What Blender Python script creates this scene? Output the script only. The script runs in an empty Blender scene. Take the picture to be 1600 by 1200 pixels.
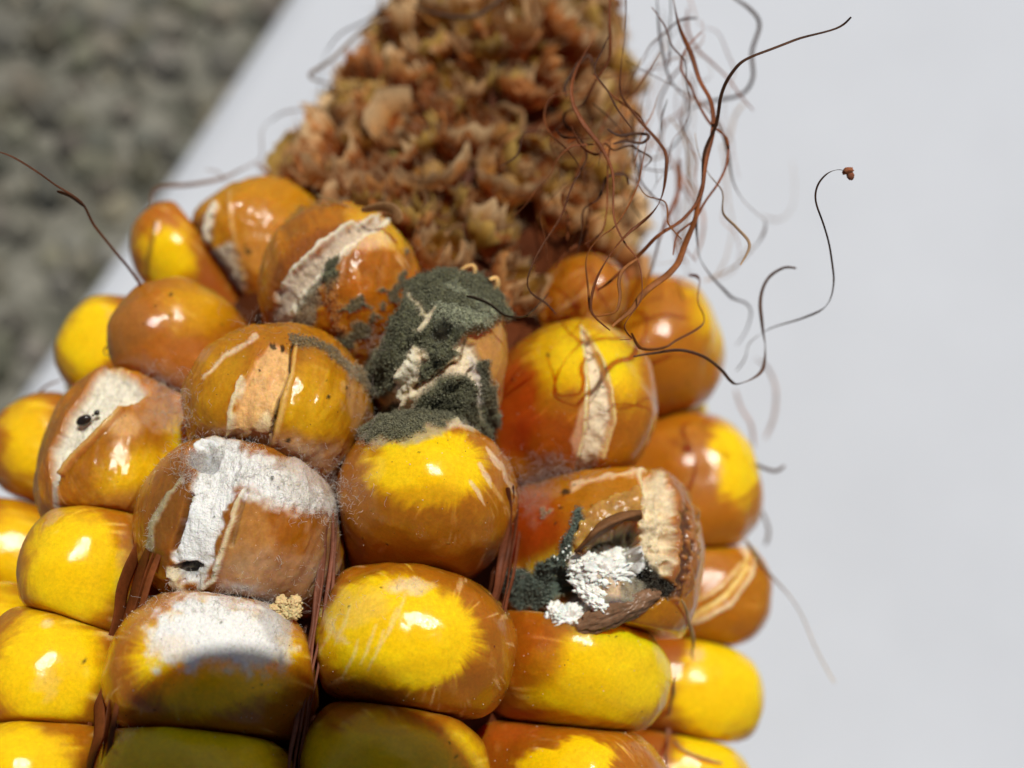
import bpy, math, random
import numpy as np
from mathutils import Matrix, Vector
random.seed(7); rng = np.random.default_rng(7)
sc = bpy.context.scene
COL = sc.collection

# ------------------------------------------------------------ camera (1 unit = 1 cm)
sc.unit_settings.system = 'METRIC'; sc.unit_settings.scale_length = 0.01
PITCH = math.radians(85)                       # the camera looks down at this angle
CAMH = 17.0
cx = np.array([1.0, 0, 0]); cy = np.array([0, math.sin(PITCH), math.cos(PITCH)])
cz = np.array([0, -math.cos(PITCH), math.sin(PITCH)])
CM = np.eye(4); CM[:3, 0] = cx; CM[:3, 1] = cy; CM[:3, 2] = cz; CM[:3, 3] = (0, 0, CAMH)
cam = bpy.data.cameras.new('camera'); camo = bpy.data.objects.new('camera', cam); COL.objects.link(camo)
camo.matrix_world = Matrix(CM.tolist()); sc.camera = camo
cam.sensor_width = 36; cam.lens = 43.2; cam.clip_start = 0.05; cam.clip_end = 6000
FPX = 1920.0
cam.dof.use_dof = True; cam.dof.focus_distance = 5.95; cam.dof.aperture_fstop = 0.25
cam.dof.aperture_blades = 6

# ------------------------------------------------------------ light
LC = np.array([.22, .60, .77]); LC /= np.linalg.norm(LC)      # towards the sun, in camera axes
LW = CM[:3, :3] @ LC
w = bpy.data.worlds.new('World'); sc.world = w; w.use_nodes = True
nt = w.node_tree; bg = nt.nodes['Background']; sky = nt.nodes.new('ShaderNodeTexSky')
sky.sky_type = 'NISHITA'; sky.sun_disc = False
sky.sun_elevation = math.asin(LW[2]); sky.sun_rotation = math.atan2(LW[0], LW[1])
nt.links.new(sky.outputs[0], bg.inputs[0]); bg.inputs[1].default_value = 0.05
sl = bpy.data.lights.new('sun', 'SUN'); sl.energy = 5.0; sl.angle = math.radians(.5); sl.color = (1, .955, .88)
so = bpy.data.objects.new('sun', sl); COL.objects.link(so)
so.rotation_euler = Vector((-LW).tolist()).to_track_quat('-Z', 'Y').to_euler()
sc.view_settings.view_transform = 'Standard'; sc.view_settings.look = 'None'
sc.view_settings.exposure = -0.40; sc.view_settings.gamma = 1

# ------------------------------------------------------------ maths helpers
def nrm(v): return v / (np.linalg.norm(v, axis=-1, keepdims=True) + 1e-12)
def ray(u, v): return np.array([(u - 800) / FPX, -(v - 600) / FPX, -1.0])
def at(u, v, d): return ray(u, v) * d                         # camera space
def w_of(p): return np.asarray(p) @ CM[:3, :3].T + CM[:3, 3]
def proj(p):
    z = -p[..., 2]
    return 800 + p[..., 0] / z * FPX, 600 - p[..., 1] / z * FPX
def h3(i, j, k, s):
    n = (i * 374761393 + j * 668265263 + k * 2147483647 + s * 974634777) & 0xffffffff
    n = ((n ^ (n >> 13)) * 1274126177) & 0xffffffff
    n = ((n ^ (n >> 16)) * 2246822519) & 0xffffffff
    return ((n ^ (n >> 15)) & 0xffffff) / float(0xffffff)
def vn(p, f, s=0):
    q = p * f; b = np.floor(q).astype(np.int64); t = q - b; t = t * t * (3 - 2 * t); r = 0
    for dx in (0, 1):
        for dy in (0, 1):
            for dz in (0, 1):
                wt = (t[:, 0] if dx else 1 - t[:, 0]) * (t[:, 1] if dy else 1 - t[:, 1]) * (t[:, 2] if dz else 1 - t[:, 2])
                r = r + wt * h3(b[:, 0] + dx, b[:, 1] + dy, b[:, 2] + dz, s)
    return r
def fbm(p, f, s=0, o=3):
    r = 0; a = .5; t = 0
    for i in range(o): r = r + a * vn(p, f * 2 ** i, s + i); t += a; a *= .55
    return r / t
def sst(x): x = np.clip(x, 0, 1); return x * x * (3 - 2 * x)
def spline(P, n=8):
    P = np.asarray(P, float); out = []
    for i in range(len(P) - 1):
        a, b, c, d = P[max(i - 1, 0)], P[i], P[i + 1], P[min(i + 2, len(P) - 1)]
        for t in np.linspace(0, 1, n, endpoint=False):
            out.append(.5 * (2 * b + (c - a) * t + (2 * a - 5 * b + 4 * c - d) * t * t + (3 * b - a - 3 * c + d) * t ** 3))
    out.append(P[-1]); return np.array(out)

# ------------------------------------------------------------ mesh helpers
def mesh(name, V, F, mat, smooth=True, attrs=None):
    """V (n,3); F (m,k) array of quads or triangles"""
    V = np.ascontiguousarray(V, np.float32); F = np.ascontiguousarray(F, np.int32)
    me = bpy.data.meshes.new(name); k = F.shape[1]
    me.vertices.add(len(V)); me.vertices.foreach_set('co', V.ravel())
    me.loops.add(F.size); me.loops.foreach_set('vertex_index', F.ravel())
    me.polygons.add(len(F)); me.polygons.foreach_set('loop_start', np.arange(0, F.size, k, dtype=np.int32))
    me.polygons.foreach_set('loop_total', np.full(len(F), k, np.int32))
    me.polygons.foreach_set('use_smooth', np.full(len(F), smooth, bool))
    for an, av in (attrs or {}).items():
        if av.ndim == 2:
            a = me.attributes.new(an, 'FLOAT_COLOR', 'POINT')
            a.data.foreach_set('color', np.c_[av, np.ones(len(av))].astype(np.float32).ravel())
        else:
            a = me.attributes.new(an, 'FLOAT', 'POINT'); a.data.foreach_set('value', av.astype(np.float32))
    me.update(); me.validate(); me.materials.append(mat)
    return me
def link(name, me, parent=None, M=None):
    o = bpy.data.objects.new(name, me); COL.objects.link(o)
    if parent is not None: o.parent = parent
    if M is not None: o.matrix_local = Matrix(M.tolist())
    return o
def tag(o, label=None, cat=None, group=None, kind=None):
    for k, v in (('label', label), ('category', cat), ('group', group), ('kind', kind)):
        if v: o[k] = v
    return o

# ------------------------------------------------------------ material helpers
class NT:
    def __init__(s, name):
        s.m = bpy.data.materials.new(name); s.m.use_nodes = True; s.t = s.m.node_tree
        s.b = s.t.nodes['Principled BSDF']; s.out = s.t.nodes['Material Output']
    def n(s, typ, **kw):
        x = s.t.nodes.new('ShaderNode' + typ)
        for k, v in kw.items(): setattr(x, k, v)
        return x
    def l(s, a, b): s.t.links.new(a, b)
    def noise(s, scale, detail=3, rough=.6, coord='Object'):
        c = s.n('TexCoord'); x = s.n('TexNoise'); x.inputs['Scale'].default_value = scale
        x.inputs['Detail'].default_value = detail; x.inputs['Roughness'].default_value = rough
        s.l(c.outputs[coord], x.inputs['Vector']); return x.outputs['Fac']
    def mr(s, v, a, b, c, d):
        x = s.n('MapRange'); s.l(v, x.inputs[0])
        for i, q in enumerate((a, b, c, d)): x.inputs[i + 1].default_value = q
        return x.outputs[0]
    def ma(s, op, a, b):
        x = s.n('Math', operation=op)
        for i, q in enumerate((a, b)):
            if isinstance(q, (int, float)): x.inputs[i].default_value = q
            else: s.l(q, x.inputs[i])
        return x.outputs[0]
    def mul(s, col, fac):
        x = s.n('VectorMath', operation='SCALE')
        s.l(col, x.inputs[0]); s.l(fac, x.inputs['Scale']); return x.outputs[0]
    def bump(s, h, strength, dist):
        x = s.n('Bump'); s.l(h, x.inputs['Height']); x.inputs['Distance'].default_value = dist
        if isinstance(strength, (int, float)): x.inputs['Strength'].default_value = strength
        else: s.l(strength, x.inputs['Strength'])
        s.l(x.outputs[0], s.b.inputs['Normal'])

def kernel_material():
    t = NT('kernel_skin'); b = t.b
    c = t.n('Attribute', attribute_name='col'); wx = t.n('Attribute', attribute_name='wax')
    f = t.mr(t.noise(55, 4, .7), .3, .7, .86, 1.13)
    t.l(t.mul(c.outputs['Color'], f), b.inputs['Base Color'])
    W = wx.outputs['Fac']
    sm = t.noise(7, 3, .6); gr = t.noise(85, 3, .7)
    ro = t.ma('ADD', t.mr(W, 0, 1, .92, .50), t.ma('MULTIPLY', t.ma('SUBTRACT', sm, .5), .30))
    t.l(ro, b.inputs['Roughness'])
    t.l(t.mr(W, 0, 1, .12, .85), b.inputs['Subsurface Weight'])
    b.inputs['Subsurface Radius'].default_value = (1, .34, .03); b.inputs['Subsurface Scale'].default_value = .24
    t.l(t.mr(W, 0, 1, .10, .02), b.inputs['Specular IOR Level'])
    t.l(t.mr(W, .3, 1, 0, 1.0), b.inputs['Coat Weight']); t.l(t.mr(sm, .3, .7, .08, .20), b.inputs['Coat Roughness']); b.inputs['Coat IOR'].default_value = 1.4
    sp_ = t.n('SeparateColor'); t.l(c.outputs['Color'], sp_.inputs[0])
    am = t.ma('MULTIPLY', t.mr(t.ma('DIVIDE', sp_.outputs[1], sp_.outputs[0]), .36, .62, .30, 0), t.mr(W, .6, 1, 0, 1))
    t.l(am, b.inputs['Transmission Weight'])
    cdn = t.n('TexCoord'); mp = t.n('Mapping'); mp.inputs['Scale'].default_value = (70, 11, 11); st = t.n('TexNoise'); st.inputs['Scale'].default_value = 1.0
    st.inputs['Detail'].default_value = 4; t.l(cdn.outputs['Object'], mp.inputs[0]); t.l(mp.outputs[0], st.inputs['Vector'])
    h = t.ma('ADD', gr, t.ma('MULTIPLY', st.outputs['Fac'], .9))
    t.bump(h, t.mr(W, 0, 1, .9, .12), .012)
    cb = t.n('Bump'); g2 = t.noise(150, 3, .7); t.l(t.ma('ADD', g2, h), cb.inputs['Height']); cb.inputs['Strength'].default_value = .12; cb.inputs['Distance'].default_value = .008; t.l(cb.outputs[0], b.inputs['Coat Normal'])
    return t.m
def powder_material(name, rough=.95, sub=.0, trans=0., bmp=None):
    t = NT(name); b = t.b; c = t.n('Attribute', attribute_name='col')
    f = t.mr(t.noise(40, 3, .7), .3, .7, .8, 1.2)
    t.l(t.mul(c.outputs['Color'], f), b.inputs['Base Color'])
    b.inputs['Roughness'].default_value = rough; b.inputs['Specular IOR Level'].default_value = .2
    b.inputs['Subsurface Weight'].default_value = sub; b.inputs['Subsurface Scale'].default_value = .03
    if bmp: t.bump(t.noise(bmp[0], 3), bmp[1], .008)
    if trans:
        tr = t.n('BsdfTranslucent'); t.l(t.mul(c.outputs['Color'], f), tr.inputs[0])
        mx = t.n('MixShader'); mx.inputs[0].default_value = trans
        t.l(b.outputs[0], mx.inputs[1]); t.l(tr.outputs[0], mx.inputs[2]); t.l(mx.outputs[0], t.out.inputs[0])
    return t.m
M_KER = kernel_material()
M_POW = powder_material('mould_powder')
M_HAIR = powder_material('mycelium_thread', .6, 0, .35)
M_CHAFF = powder_material('dry_chaff', .5, 0, .5)
M_SILK = powder_material('dry_silk', .4, 0, .25, (130, .5))
M_SHELL = powder_material('dark_shell', .28, .2)
M_CRUMB = powder_material('crumb', .8, .3)

# ------------------------------------------------------------ the ear as a body of revolution, camera space
A0 = at(600, 800, 8.3); AX = nrm(np.array([.817, 3.285, -1.0]))
RS = np.array([-8, -4, -2, 0, .5, .9, 1.3, 1.6, 2.0, 2.4, 3.2, 4.0, 4.8, 5.4])
RO = np.array([2.5, 2.68, 2.62, 2.44, 2.32, 2.12, 1.86, 1.55, 1.3, 1.2, 1.02, .78, .46, .15])   # outer radius over kernels / chaff
def rout(s): return np.interp(s, RS, RO)
def axial(p):
    d = p - A0; s = d @ AX; r = d - np.outer(s, AX) if d.ndim == 2 else d - s * AX
    return s, r
def hit(u, v, off):
    """first depth at which the pixel's ray is within rout - off of the axis; else the closest approach"""
    t = np.linspace(4, 11, 1400); P = np.outer(t, ray(u, v)); s, r = axial(P)
    g = np.linalg.norm(r, axis=1) - (rout(s) - off)
    i = np.argmax(g < 0) if (g < 0).any() else np.argmin(g)
    return P[i]
BASE = A0 + AX * -8
up0 = nrm(np.cross(AX, [1, 0, 0])); sd0 = nrm(np.cross(up0, AX))
EM = np.eye(4); EM[:3, 0] = sd0; EM[:3, 1] = up0; EM[:3, 2] = AX; EM[:3, 3] = BASE
EMi = np.linalg.inv(EM)
ear = bpy.data.objects.new('corn_ear', None); COL.objects.link(ear)
ear.matrix_world = Matrix((CM @ EM).tolist())
tag(ear, 'mouldy ear of maize with yellow and amber kernels, bare brown tip and dry silks', 'corn ear')
def to_ear(P): return (P - BASE) @ EM[:3, :3]

# ------------------------------------------------------------ layers painted and modelled on the kernels
AMB = np.array([.54, .172, .0006]); YEL = np.array([.87, .565, .003]); ORG = np.array([.60, .23, .001])
BRN = (.20, .065, .018); MBR = (.26, .075, .012); TAN = (.66, .38, .15); CREAM = (.80, .66, .44); WHT = (.90, .885, .84)
GRN = (.118, .116, .066); GRNL = (.28, .29, .19); DRK = (.025, .018, .012); RED = (.50, .045, .002); GREY = (.42, .40, .36)
CRK = (.035, .022, .012); PINK = (.55, .30, .20); SHELL = (.34, .19, .09)
def L(kind, g, col, op=1., wax=None, h=0., soft=6., warp=4., wf=9., var=.15, fz=None, dome=False, rough=0.):
    return dict(kind=kind, g=g, col=np.array(col), op=op, wax=wax, h=h, soft=soft, warp=warp, wf=wf, var=var, fz=fz, dome=dome, rough=rough)
def sdist(kind, g, u, v):
    if kind == 'ell':
        x, y, rx, ry = g[:4]; a = math.radians(g[4] if len(g) > 4 else 0)
        dx = u - x; dy = v - y; X = dx * math.cos(a) + dy * math.sin(a); Y = -dx * math.sin(a) + dy * math.cos(a)
        return (1 - np.sqrt((X / rx) ** 2 + (Y / ry) ** 2)) * min(rx, ry)
    if kind == 'str':
        best = np.full(u.shape, 1e9)
        for (x0, y0, w0), (x1, y1, w1) in zip(g[:-1], g[1:]):
            ex, ey = x1 - x0, y1 - y0; t = np.clip(((u - x0) * ex + (v - y0) * ey) / (ex * ex + ey * ey + 1e-9), 0, 1)
            best = np.minimum(best, np.hypot(u - x0 - t * ex, v - y0 - t * ey) - (w0 + (w1 - w0) * t))
        return -best
    if kind == 'pol':
        best = np.full(u.shape, 1e9); ins = np.zeros(u.shape, bool)
        for (x0, y0), (x1, y1) in zip(g, g[1:] + g[:1]):
            ex, ey = x1 - x0, y1 - y0; t = np.clip(((u - x0) * ex + (v - y0) * ey) / (ex * ex + ey * ey + 1e-9), 0, 1)
            best = np.minimum(best, np.hypot(u - x0 - t * ex, v - y0 - t * ey))
            c = ((y0 > v) != (y1 > v)) & (u < ex * (v - y0) / (ey + (1e-9 if ey == 0 else 0)) + x0); ins ^= c
        return np.where(ins, best, -best)
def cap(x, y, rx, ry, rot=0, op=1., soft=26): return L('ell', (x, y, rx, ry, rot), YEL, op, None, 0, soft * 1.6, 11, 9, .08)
def haze_w(g, op=.5, soft=25, kind='ell', fz='w'): return L(kind, g, (.60, .48, .36), op * .42, .6, 0, soft, 16, 16, .25, fz)
def specks(*pts):
    return [L('ell', (x, y, r, r * .7, a), DRK, .9, .3, .004, 1.5, 1.5, 60, .1) for x, y, r, a in pts]

LAY = {
'C0': [L('ell', (690, 560, 200, 200), (.56, .28, .09), 1, .5, 0, 10, 0, 8, .3), 
       L('ell', (765, 560, 40, 80), (.60, .27, .07), .9, .8, 0, 14),
       L('pol', [(590, 640), (600, 580), (640, 540), (700, 520), (745, 540), (770, 600), (770, 680), (600, 700)], CREAM, 1, .05, -.035, 8, 5, 10, .3, rough=.03),
       L('pol', [(640, 470), (670, 415), (730, 410), (778, 450), (785, 500), (745, 520), (715, 535), (690, 560), (650, 570), (612, 615), (575, 620), (590, 560), (630, 500)], GRN, 1, 0, .05, 8, 7, 12, .4, 'g', rough=.05),
       L('pol', [(604, 650), (612, 610), (632, 575), (648, 545), (668, 552), (662, 590), (640, 620), (622, 660)], (.74, .60, .40), 1, .05, .01, 5, 8, 18, .4, 'x', rough=.045),
       L('str', [(648, 553, 5), (640, 585, 8), (620, 622, 7)], (.86, .76, .56), .9, .05, .014, 4, 4, 14, .2, rough=.02),
       L('pol', [(650, 600), (655, 570), (700, 545), (722, 552), (715, 560), (690, 578), (660, 598)], GRN, 1, 0, .02, 4, 5, 14, .4, 'g', rough=.03),
       L('str', [(645, 610, 6), (680, 590, 5), (715, 570, 5)], (.34, .20, .09), .85, .2, -.07, 4, 3, 12, .2),
       L('str', [(612, 668, 9), (640, 635, 13), (672, 610, 14), (702, 588, 13), (735, 568, 8)], (.84, .66, .44), 1, .1, .04, 5, 4, 14, .25, rough=.02),
       L('pol', [(630, 660), (660, 612), (690, 588), (730, 584), (747, 610), (748, 650), (765, 672), (740, 690), (640, 700)], GRN, 1, 0, .055, 8, 4, 12, .35, 'g', rough=.035),
       L('pol', [(570, 745), (585, 668), (625, 658), (650, 668), (700, 650), (745, 655), (790, 640), (800, 745)], GRN, 1, 0, .02, 8, 9, 20, .4, 'g', rough=.04),
       L('str', [(648, 470, 3), (668, 500, 5), (660, 520, 3)], (.62, .50, .32), .8, .05, .0, 5, 8, 26, .4), L('str', [(700, 455, 4), (722, 470, 6), (752, 480, 4)], GRNL, .7, 0, .02, 8, 9, 26, .4, 'g', rough=.04),
       L('str', [(740, 560, 9), (752, 590, 9), (752, 630, 8)], (.74, .62, .50), .95, .1, 0, 6, 5, 12, .3, 'w', rough=.02),
       L('pol', [(585, 700), (592, 640), (612, 632), (640, 665), (650, 700)], GRN, 1, 0, .0, 8, 8, 12, .4, 'g', rough=.05),
       L('str', [(760, 570, 7), (766, 610, 8), (766, 660, 9)], GRN, .95, 0, .0, 5, 5, 12, .35, 'g'),
       L('str', [(690, 500, 14), (720, 508, 14), (752, 505, 10)], GRNL, .9, 0, .04, 12, 8, 14, .35, 'g', rough=.04),
       L('ell', (688, 524, 12, 9), DRK, .85, 0, -.04, 5, 4),
       L('str', [(662, 520, 3), (680, 500, 3)], CREAM, .8, .1, .01, 3, 3),
       L('str', [(728, 530, 2.5), (722, 560, 3)], (.2, .12, .07), .9, .3, .014, 2, 2)],
'C1': [cap(668, 735, 92, 60, 0, 1, 16), L('ell', (668, 800, 120, 40), ORG, .5, None, 0, 30, 8),
       L('pol', [(560, 690), (590, 640), (760, 640), (790, 665), (740, 672), (705, 668), (660, 684), (630, 700), (600, 700)], (.36, .31, .2), .75, .2, 0, 10, 9, 12, .4),
       L('pol', [(560, 690), (580, 640), (770, 640), (768, 660), (735, 668), (700, 664), (665, 672), (625, 692), (596, 690)], GRN, .95, 0, .02, 6, 9, 14, .4, 'g', rough=.03),
       L('str', [(700, 668, 3), (745, 670, 3), (780, 668, 4)], CREAM, .6, .2, .01, 5, 6, 14, .3, 'w'),
       haze_w((560, 760, 30, 60), .25, 25), haze_w((790, 690, 26, 40), .5, 20)] +
      [L('str', [(a, b, 2.5), (a + 14, b + 20, 4), (a + 22, b + 36, 1)], (.78, .6, .4), .6, .4, 0, 3, 2, 20) for a, b in ((748, 725), (772, 712), (785, 740), (735, 752), (790, 704), (760, 700))] +
      specks((655, 707, 2.5, 0), (567, 842, 2, 0), (605, 850, 2, 30), (700, 850, 1.5, 0)),
'C2': [cap(622, 990, 126, 88, 3, 1, 16), haze_w((560, 950, 55, 26), .35, 25),
       L('ell', (640, 916, 30, 9), (.8, .64, .42), .65, .3, 0, 9, 8, 14, .3, 'w')] +
      [L('str', [(a, b, 1.5), (a - 10, b + 30, 3), (a - 26, b + 62, 1)], (.84, .68, .3), .45, .6, 0, 4, 2, 20) for a, b in ((588, 976), (600, 985), (632, 930), (560, 1000), (620, 950), (548, 945), (525, 960))] +
      [L('str', [(505, 960, 6), (520, 985, 9), (540, 1000, 3)], (.8, .6, .3), .5, .4, 0, 8, 8, 16)] +
      specks((545, 948, 2, 80), (527, 1075, 2.5, 0), (650, 1098, 1.5, 0), (596, 918, 2, 20)),
'C3': [cap(600, 1185, 150, 62, 0, .95, 20), L('ell', (620, 1135, 120, 12), RED, .25, None, 0, 14)] + specks((712, 1183, 2.5, 0), (703, 1161, 2, 0)),
'L1_0': [L('pol', [(400, 500), (420, 430), (470, 370), (560, 330), (600, 330), (560, 380), (500, 440), (440, 520)], MBR, .85, .75, 0, 20, 8),
         L('ell', (600, 355, 60, 30, 20), (.8, .42, .02), .7, None, 0, 20),
         L('str', [(598, 344, 6), (560, 362, 13), (520, 395, 17), (480, 430, 19), (450, 470, 20), (436, 500, 18)], (.58, .45, .32), 1, .12, -.035, 5, 5, 14, .4, 'w', rough=.02),
         L('str', [(590, 340, 3), (545, 352, 3), (500, 380, 4), (465, 415, 4), (440, 450, 4)], (.80, .70, .55), .9, .2, .022, 4, 4, 14, .25),
         L('str', [(604, 346, 4), (560, 372, 4), (520, 402, 4), (495, 435, 6), (470, 465, 7), (450, 495, 8)], (.84, .74, .56), 1, .2, .014, 4, 4, 14, .25, rough=.01),
         L('str', [(500, 440, 8), (480, 480, 16), (470, 510, 14)], (.26, .22, .14), .85, .1, -.02, 8, 8, 14, .4, 'g', rough=.03),
         L('str', [(523, 410, 10), (517, 440, 14), (520, 470, 9), (528, 505, 7), (540, 545, 7)], GRN, 1, 0, .014, 5, 7, 14, .4, 'g', rough=.04),
         L('pol', [(536, 395), (545, 395), (540, 430), (527, 465), (525, 450)], (.38, .17, .07), .9, .6, .015, 2, 1, 14),
         L('ell', (575, 375, 36, 18, -10), (.8, .62, .42), .45, .55, 0, 16, 10),
         L('ell', (560, 480, 60, 50), (.54, .16, .004), .7, .9, 0, 30)] +
        [L('ell', (x, y, rx, ry, a), GRN, .9, 0, .006, 3, 7, 16, .4, 'g', rough=.01) for x, y, rx, ry, a in
         ((556, 475, 9, 12, 40), (575, 480, 8, 4, 0), (600, 480, 6, 6, 0), (620, 455, 9, 20, 20), (628, 430, 5, 8, 0), (642, 475, 5, 14, 20), (565, 515, 15, 16, -30), (580, 500, 8, 6, -30), (592, 492, 8, 4, 0), (535, 483, 12, 4, 0), (595, 455, 12, 3, 0), (548, 530, 8, 12, 20), (636, 395, 4, 6, 0))] +
        specks((563, 355, 3, 0), (548, 357, 2, 0), (536, 374, 1.5, 0), (497, 358, 2, 0)),
'L1_1': [L('ell', (440, 620, 150, 120), (.48, .18, .003), .8, .9, 0, 30), cap(480, 635, 50, 60, 0, .45, 40), cap(345, 600, 24, 60, 15, .25, 30),
         L('pol', [(420, 535), (455, 545), (452, 580), (430, 640), (418, 710), (360, 715), (355, 680), (378, 600), (400, 560)], (.74, .42, .16), 1, .35, -.03, 3, 3, 10, .3, rough=.015),
         L('str', [(378, 590, 3), (364, 635, 4), (356, 690, 5)], (.74, .60, .38), .9, .3, .014, 3, 3, 16, .3),
         L('ell', (428, 600, 10, 24, 10), (.8, .48, .2), .7, .5, -.02, 8, 5),
         L('pol', [(415, 640), (426, 652), (416, 715), (380, 715), (378, 690), (400, 660)], (.85, .66, .38), .8, .2, -.01, 10, 6),
         L('str', [(456, 540, 2), (450, 580, 2.5), (434, 630, 3), (420, 690, 3)], CRK, .85, .3, -.06, 2, 1.5, 14, .1),
         L('str', [(462, 545, 3), (456, 590, 4), (440, 640, 4), (427, 695, 5)], (.66, .36, .12), .8, .6, .014, 4, 2, 14, .2),
         L('str', [(455, 530, 6), (500, 540, 9), (540, 570, 9), (572, 600, 8)], GRN, .75, .1, .01, 7, 7, 14, .4, 'g'),
         L('ell', (440, 700, 130, 26, 6), (.30, .12, .05), .7, .5, 0, 20, 10),
         haze_w((425, 712, 150, 26, 10), .75, 20), haze_w((555, 620, 16, 60, -15), .45, 14), L('str', [(320, 590, 3), (345, 555, 3), (400, 527, 4)], (.75, .62, .45), .6, .3, .005, 5, 4, 14, .3, 'w'),
         L('str', [(372, 690, 3), (386, 684, 2)], BRN, .9, .6, .02, 1.5, 1)] +
        specks((425, 538, 6, 20), (440, 541, 4, 30), (547, 617, 2, 0), (540, 606, 4, 60), (513, 620, 4, 60), (450, 688, 5, -30), (510, 595, 1.5, 0), (320, 690, 3, 0), (395, 590, 1.5, 0), (404, 575, 2, 60)),
'L1_2': [haze_w((440, 770, 90, 50), .7, 50), haze_w((250, 740, 40, 60), .55, 40), L('ell', (380, 820, 170, 140), (.32, .105, .006), .95, .85, 0, 30, 6, 8, .35), L('ell', (440, 830, 60, 50), (.48, .15, .003), .8, .9, 0, 30),
         L('ell', (265, 790, 26, 80, 15), (.26, .10, .015), .8, .8, 0, 15),
         L('str', [(236, 860, 5), (240, 820, 5), (262, 770, 4), (285, 745, 3)], (.42, .38, .24), .8, .2, .01, 5, 4, 14, .3, 'w'),
         L('str', [(345, 690, 30), (340, 740, 32), (322, 800, 30), (305, 850, 30), (298, 885, 26)], WHT, 1, 0, -.02, 9, 7, 24, .04, 'v', rough=.008),
         L('str', [(298, 770, 3), (286, 810, 3), (270, 860, 3)], (.16, .07, .03), .8, .4, -.07, 4, 3), 
         L('str', [(380, 765, 3), (368, 800, 4), (352, 850, 4), (338, 885, 4)], (.82, .68, .46), .9, .3, .014, 3, 3, 14, .2),
         L('str', [(386, 768, 3), (374, 805, 3), (360, 850, 3)], BRN, .8, .6, -.03, 3, 2),
         L('pol', [(350, 700), (400, 715), (460, 740), (520, 785), (525, 800), (470, 800), (410, 785), (380, 765), (345, 770)], WHT, .97, 0, .008, 26, 14, 22, .04, 'v', rough=.006),
         L('pol', [(400, 720), (460, 715), (525, 750), (530, 800), (470, 795)], (.66, .60, .52), .6, .1, .005, 16, 12, 14, .2, 'w'),
         L('ell', (315, 715, 26, 22), (.36, .36, .36), .8, .05, -.05, 10, 7, 12, .3, 'w', rough=.02),
         L('str', [(306, 694, 4), (322, 689, 5), (336, 690, 4)], WHT, 1, .1, .014, 3, 2),
         L('ell', (291, 893, 18, 10), (.10, .10, .09), .95, 0, -.07, 6, 11, 16, .3),
         L('str', [(264, 890, 5), (275, 915, 6), (290, 925, 7)], CREAM, .9, .1, .014, 4, 5, 14, .3, 'w', rough=.03),
         L('str', [(318, 890, 6), (316, 915, 5), (308, 930, 5)], (.55, .52, .46), .9, .1, .02, 4, 5, 14, .3, 'w', rough=.03),
         L('str', [(340, 880, 4), (332, 905, 5), (322, 915, 3)], (.78, .72, .58), .8, .1, .02, 3, 4, 14, .3, rough=.02),
         L('ell', (385, 845, 40, 60, 15), (.56, .33, .12), .4, .5, 0, 26, 14, 14, .4), haze_w((440, 905, 95, 45, 12), .55, 30), haze_w((505, 860, 30, 60, 10), .4, 20),
         L('ell', (380, 935, 50, 20), (.46, .44, .42), .75, .05, 0, 14, 10, 14, .3, 'w')] +
        specks((424, 750, 4, 70), (369, 749, 2, 0), (332, 808, 2.2, 0), (345, 842, 1.6, 0), (344, 861, 2, 0), (349, 857, 1.6, 0), (435, 763, 2, 80), (275, 918, 3, 0)),
'L1_3': [haze_w((335, 970, 120, 60), .6, 60), cap(335, 1035, 128, 82, 0, 1, 22), L('pol', [(262, 960), (290, 925), (320, 930), (380, 945), (430, 960), (445, 1010), (440, 1040), (380, 1046), (335, 1036), (285, 1042), (235, 1020), (228, 985)], WHT, 1, 0, .006, 34, 18, 20, .03, 'v', rough=.004),
         L('pol', [(400, 930), (460, 950), (450, 1010), (430, 1030), (405, 980)], (.48, .45, .42), .7, .05, 0, 14, 10, 14, .2, 'w'),
         L('ell', (270, 1010, 30, 16), (.85, .68, .5), .5, .1, 0, 14, 8)] + specks((345, 974, 2, 0), (410, 1072, 2, 60), (240, 1110, 2, 0)),
'L1_4': [cap(300, 1190, 140, 70, 0, .95, 24), haze_w((200, 1130, 20, 30), .5, 14)],
'L2_m': [L('ell', (400, 350, 120, 80), (.64, .27, .003), .8, None, 0, 30), 
         L('pol', [(290, 400), (300, 350), (330, 320), (335, 400), (345, 440), (310, 440)], (.16, .08, .04), .85, .5, 0, 10, 5),
         L('str', [(336, 322, 5), (325, 345, 6), (323, 380, 6), (330, 430, 4)], (.80, .70, .54), 1, .2, .01, 4, 4, 14, .3, rough=.02),
         L('pol', [(326, 395), (345, 380), (365, 385), (378, 420), (385, 470), (350, 470), (335, 440)], (.52, .42, .30), .95, .1, -.01, 8, 8, 14, .5, 'w', rough=.025),
         L('str', [(358, 300, 2), (360, 340, 2.5), (372, 400, 3), (382, 440, 3)], (.66, .40, .16), .7, .5, .008, 3, 3),
         L('ell', (410, 380, 40, 50), (.58, .26, .06), .6, .7, 0, 26, 12, 12, .3)] + specks((335, 338, 3, 0), (325, 365, 2, 0), (388, 393, 6, 40), (428, 350, 3, 80), (383, 385, 3, 0)),
'L2_0': [L('ell', (205, 520, 30, 60, 8), (.38, .15, .03), .75, .75, 0, 20), cap(310, 480, 50, 40, 0, .4, 34), L('ell', (275, 570, 90, 40), (.62, .20, .02), .7, None, 0, 25), haze_w((245, 590, 60, 26), .4, 20)] + specks((264, 492, 3, 0), (267, 460, 3.5, 0), (243, 478, 2.5, 0), (344, 508, 2.5, 80), (350, 540, 1.8, 0), (225, 505, 2, 0)),
'L2_1': [L('ell', (200, 710, 100, 100), (.44, .16, .004), .85, .95, 0, 30, 6, 8, .3), cap(215, 740, 55, 38, -10, .65, 30), cap(280, 690, 20, 25, 0, .6, 20), L('ell', (240, 800, 90, 40), (.34, .1, .03), .6, .7, 0, 26),
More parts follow.
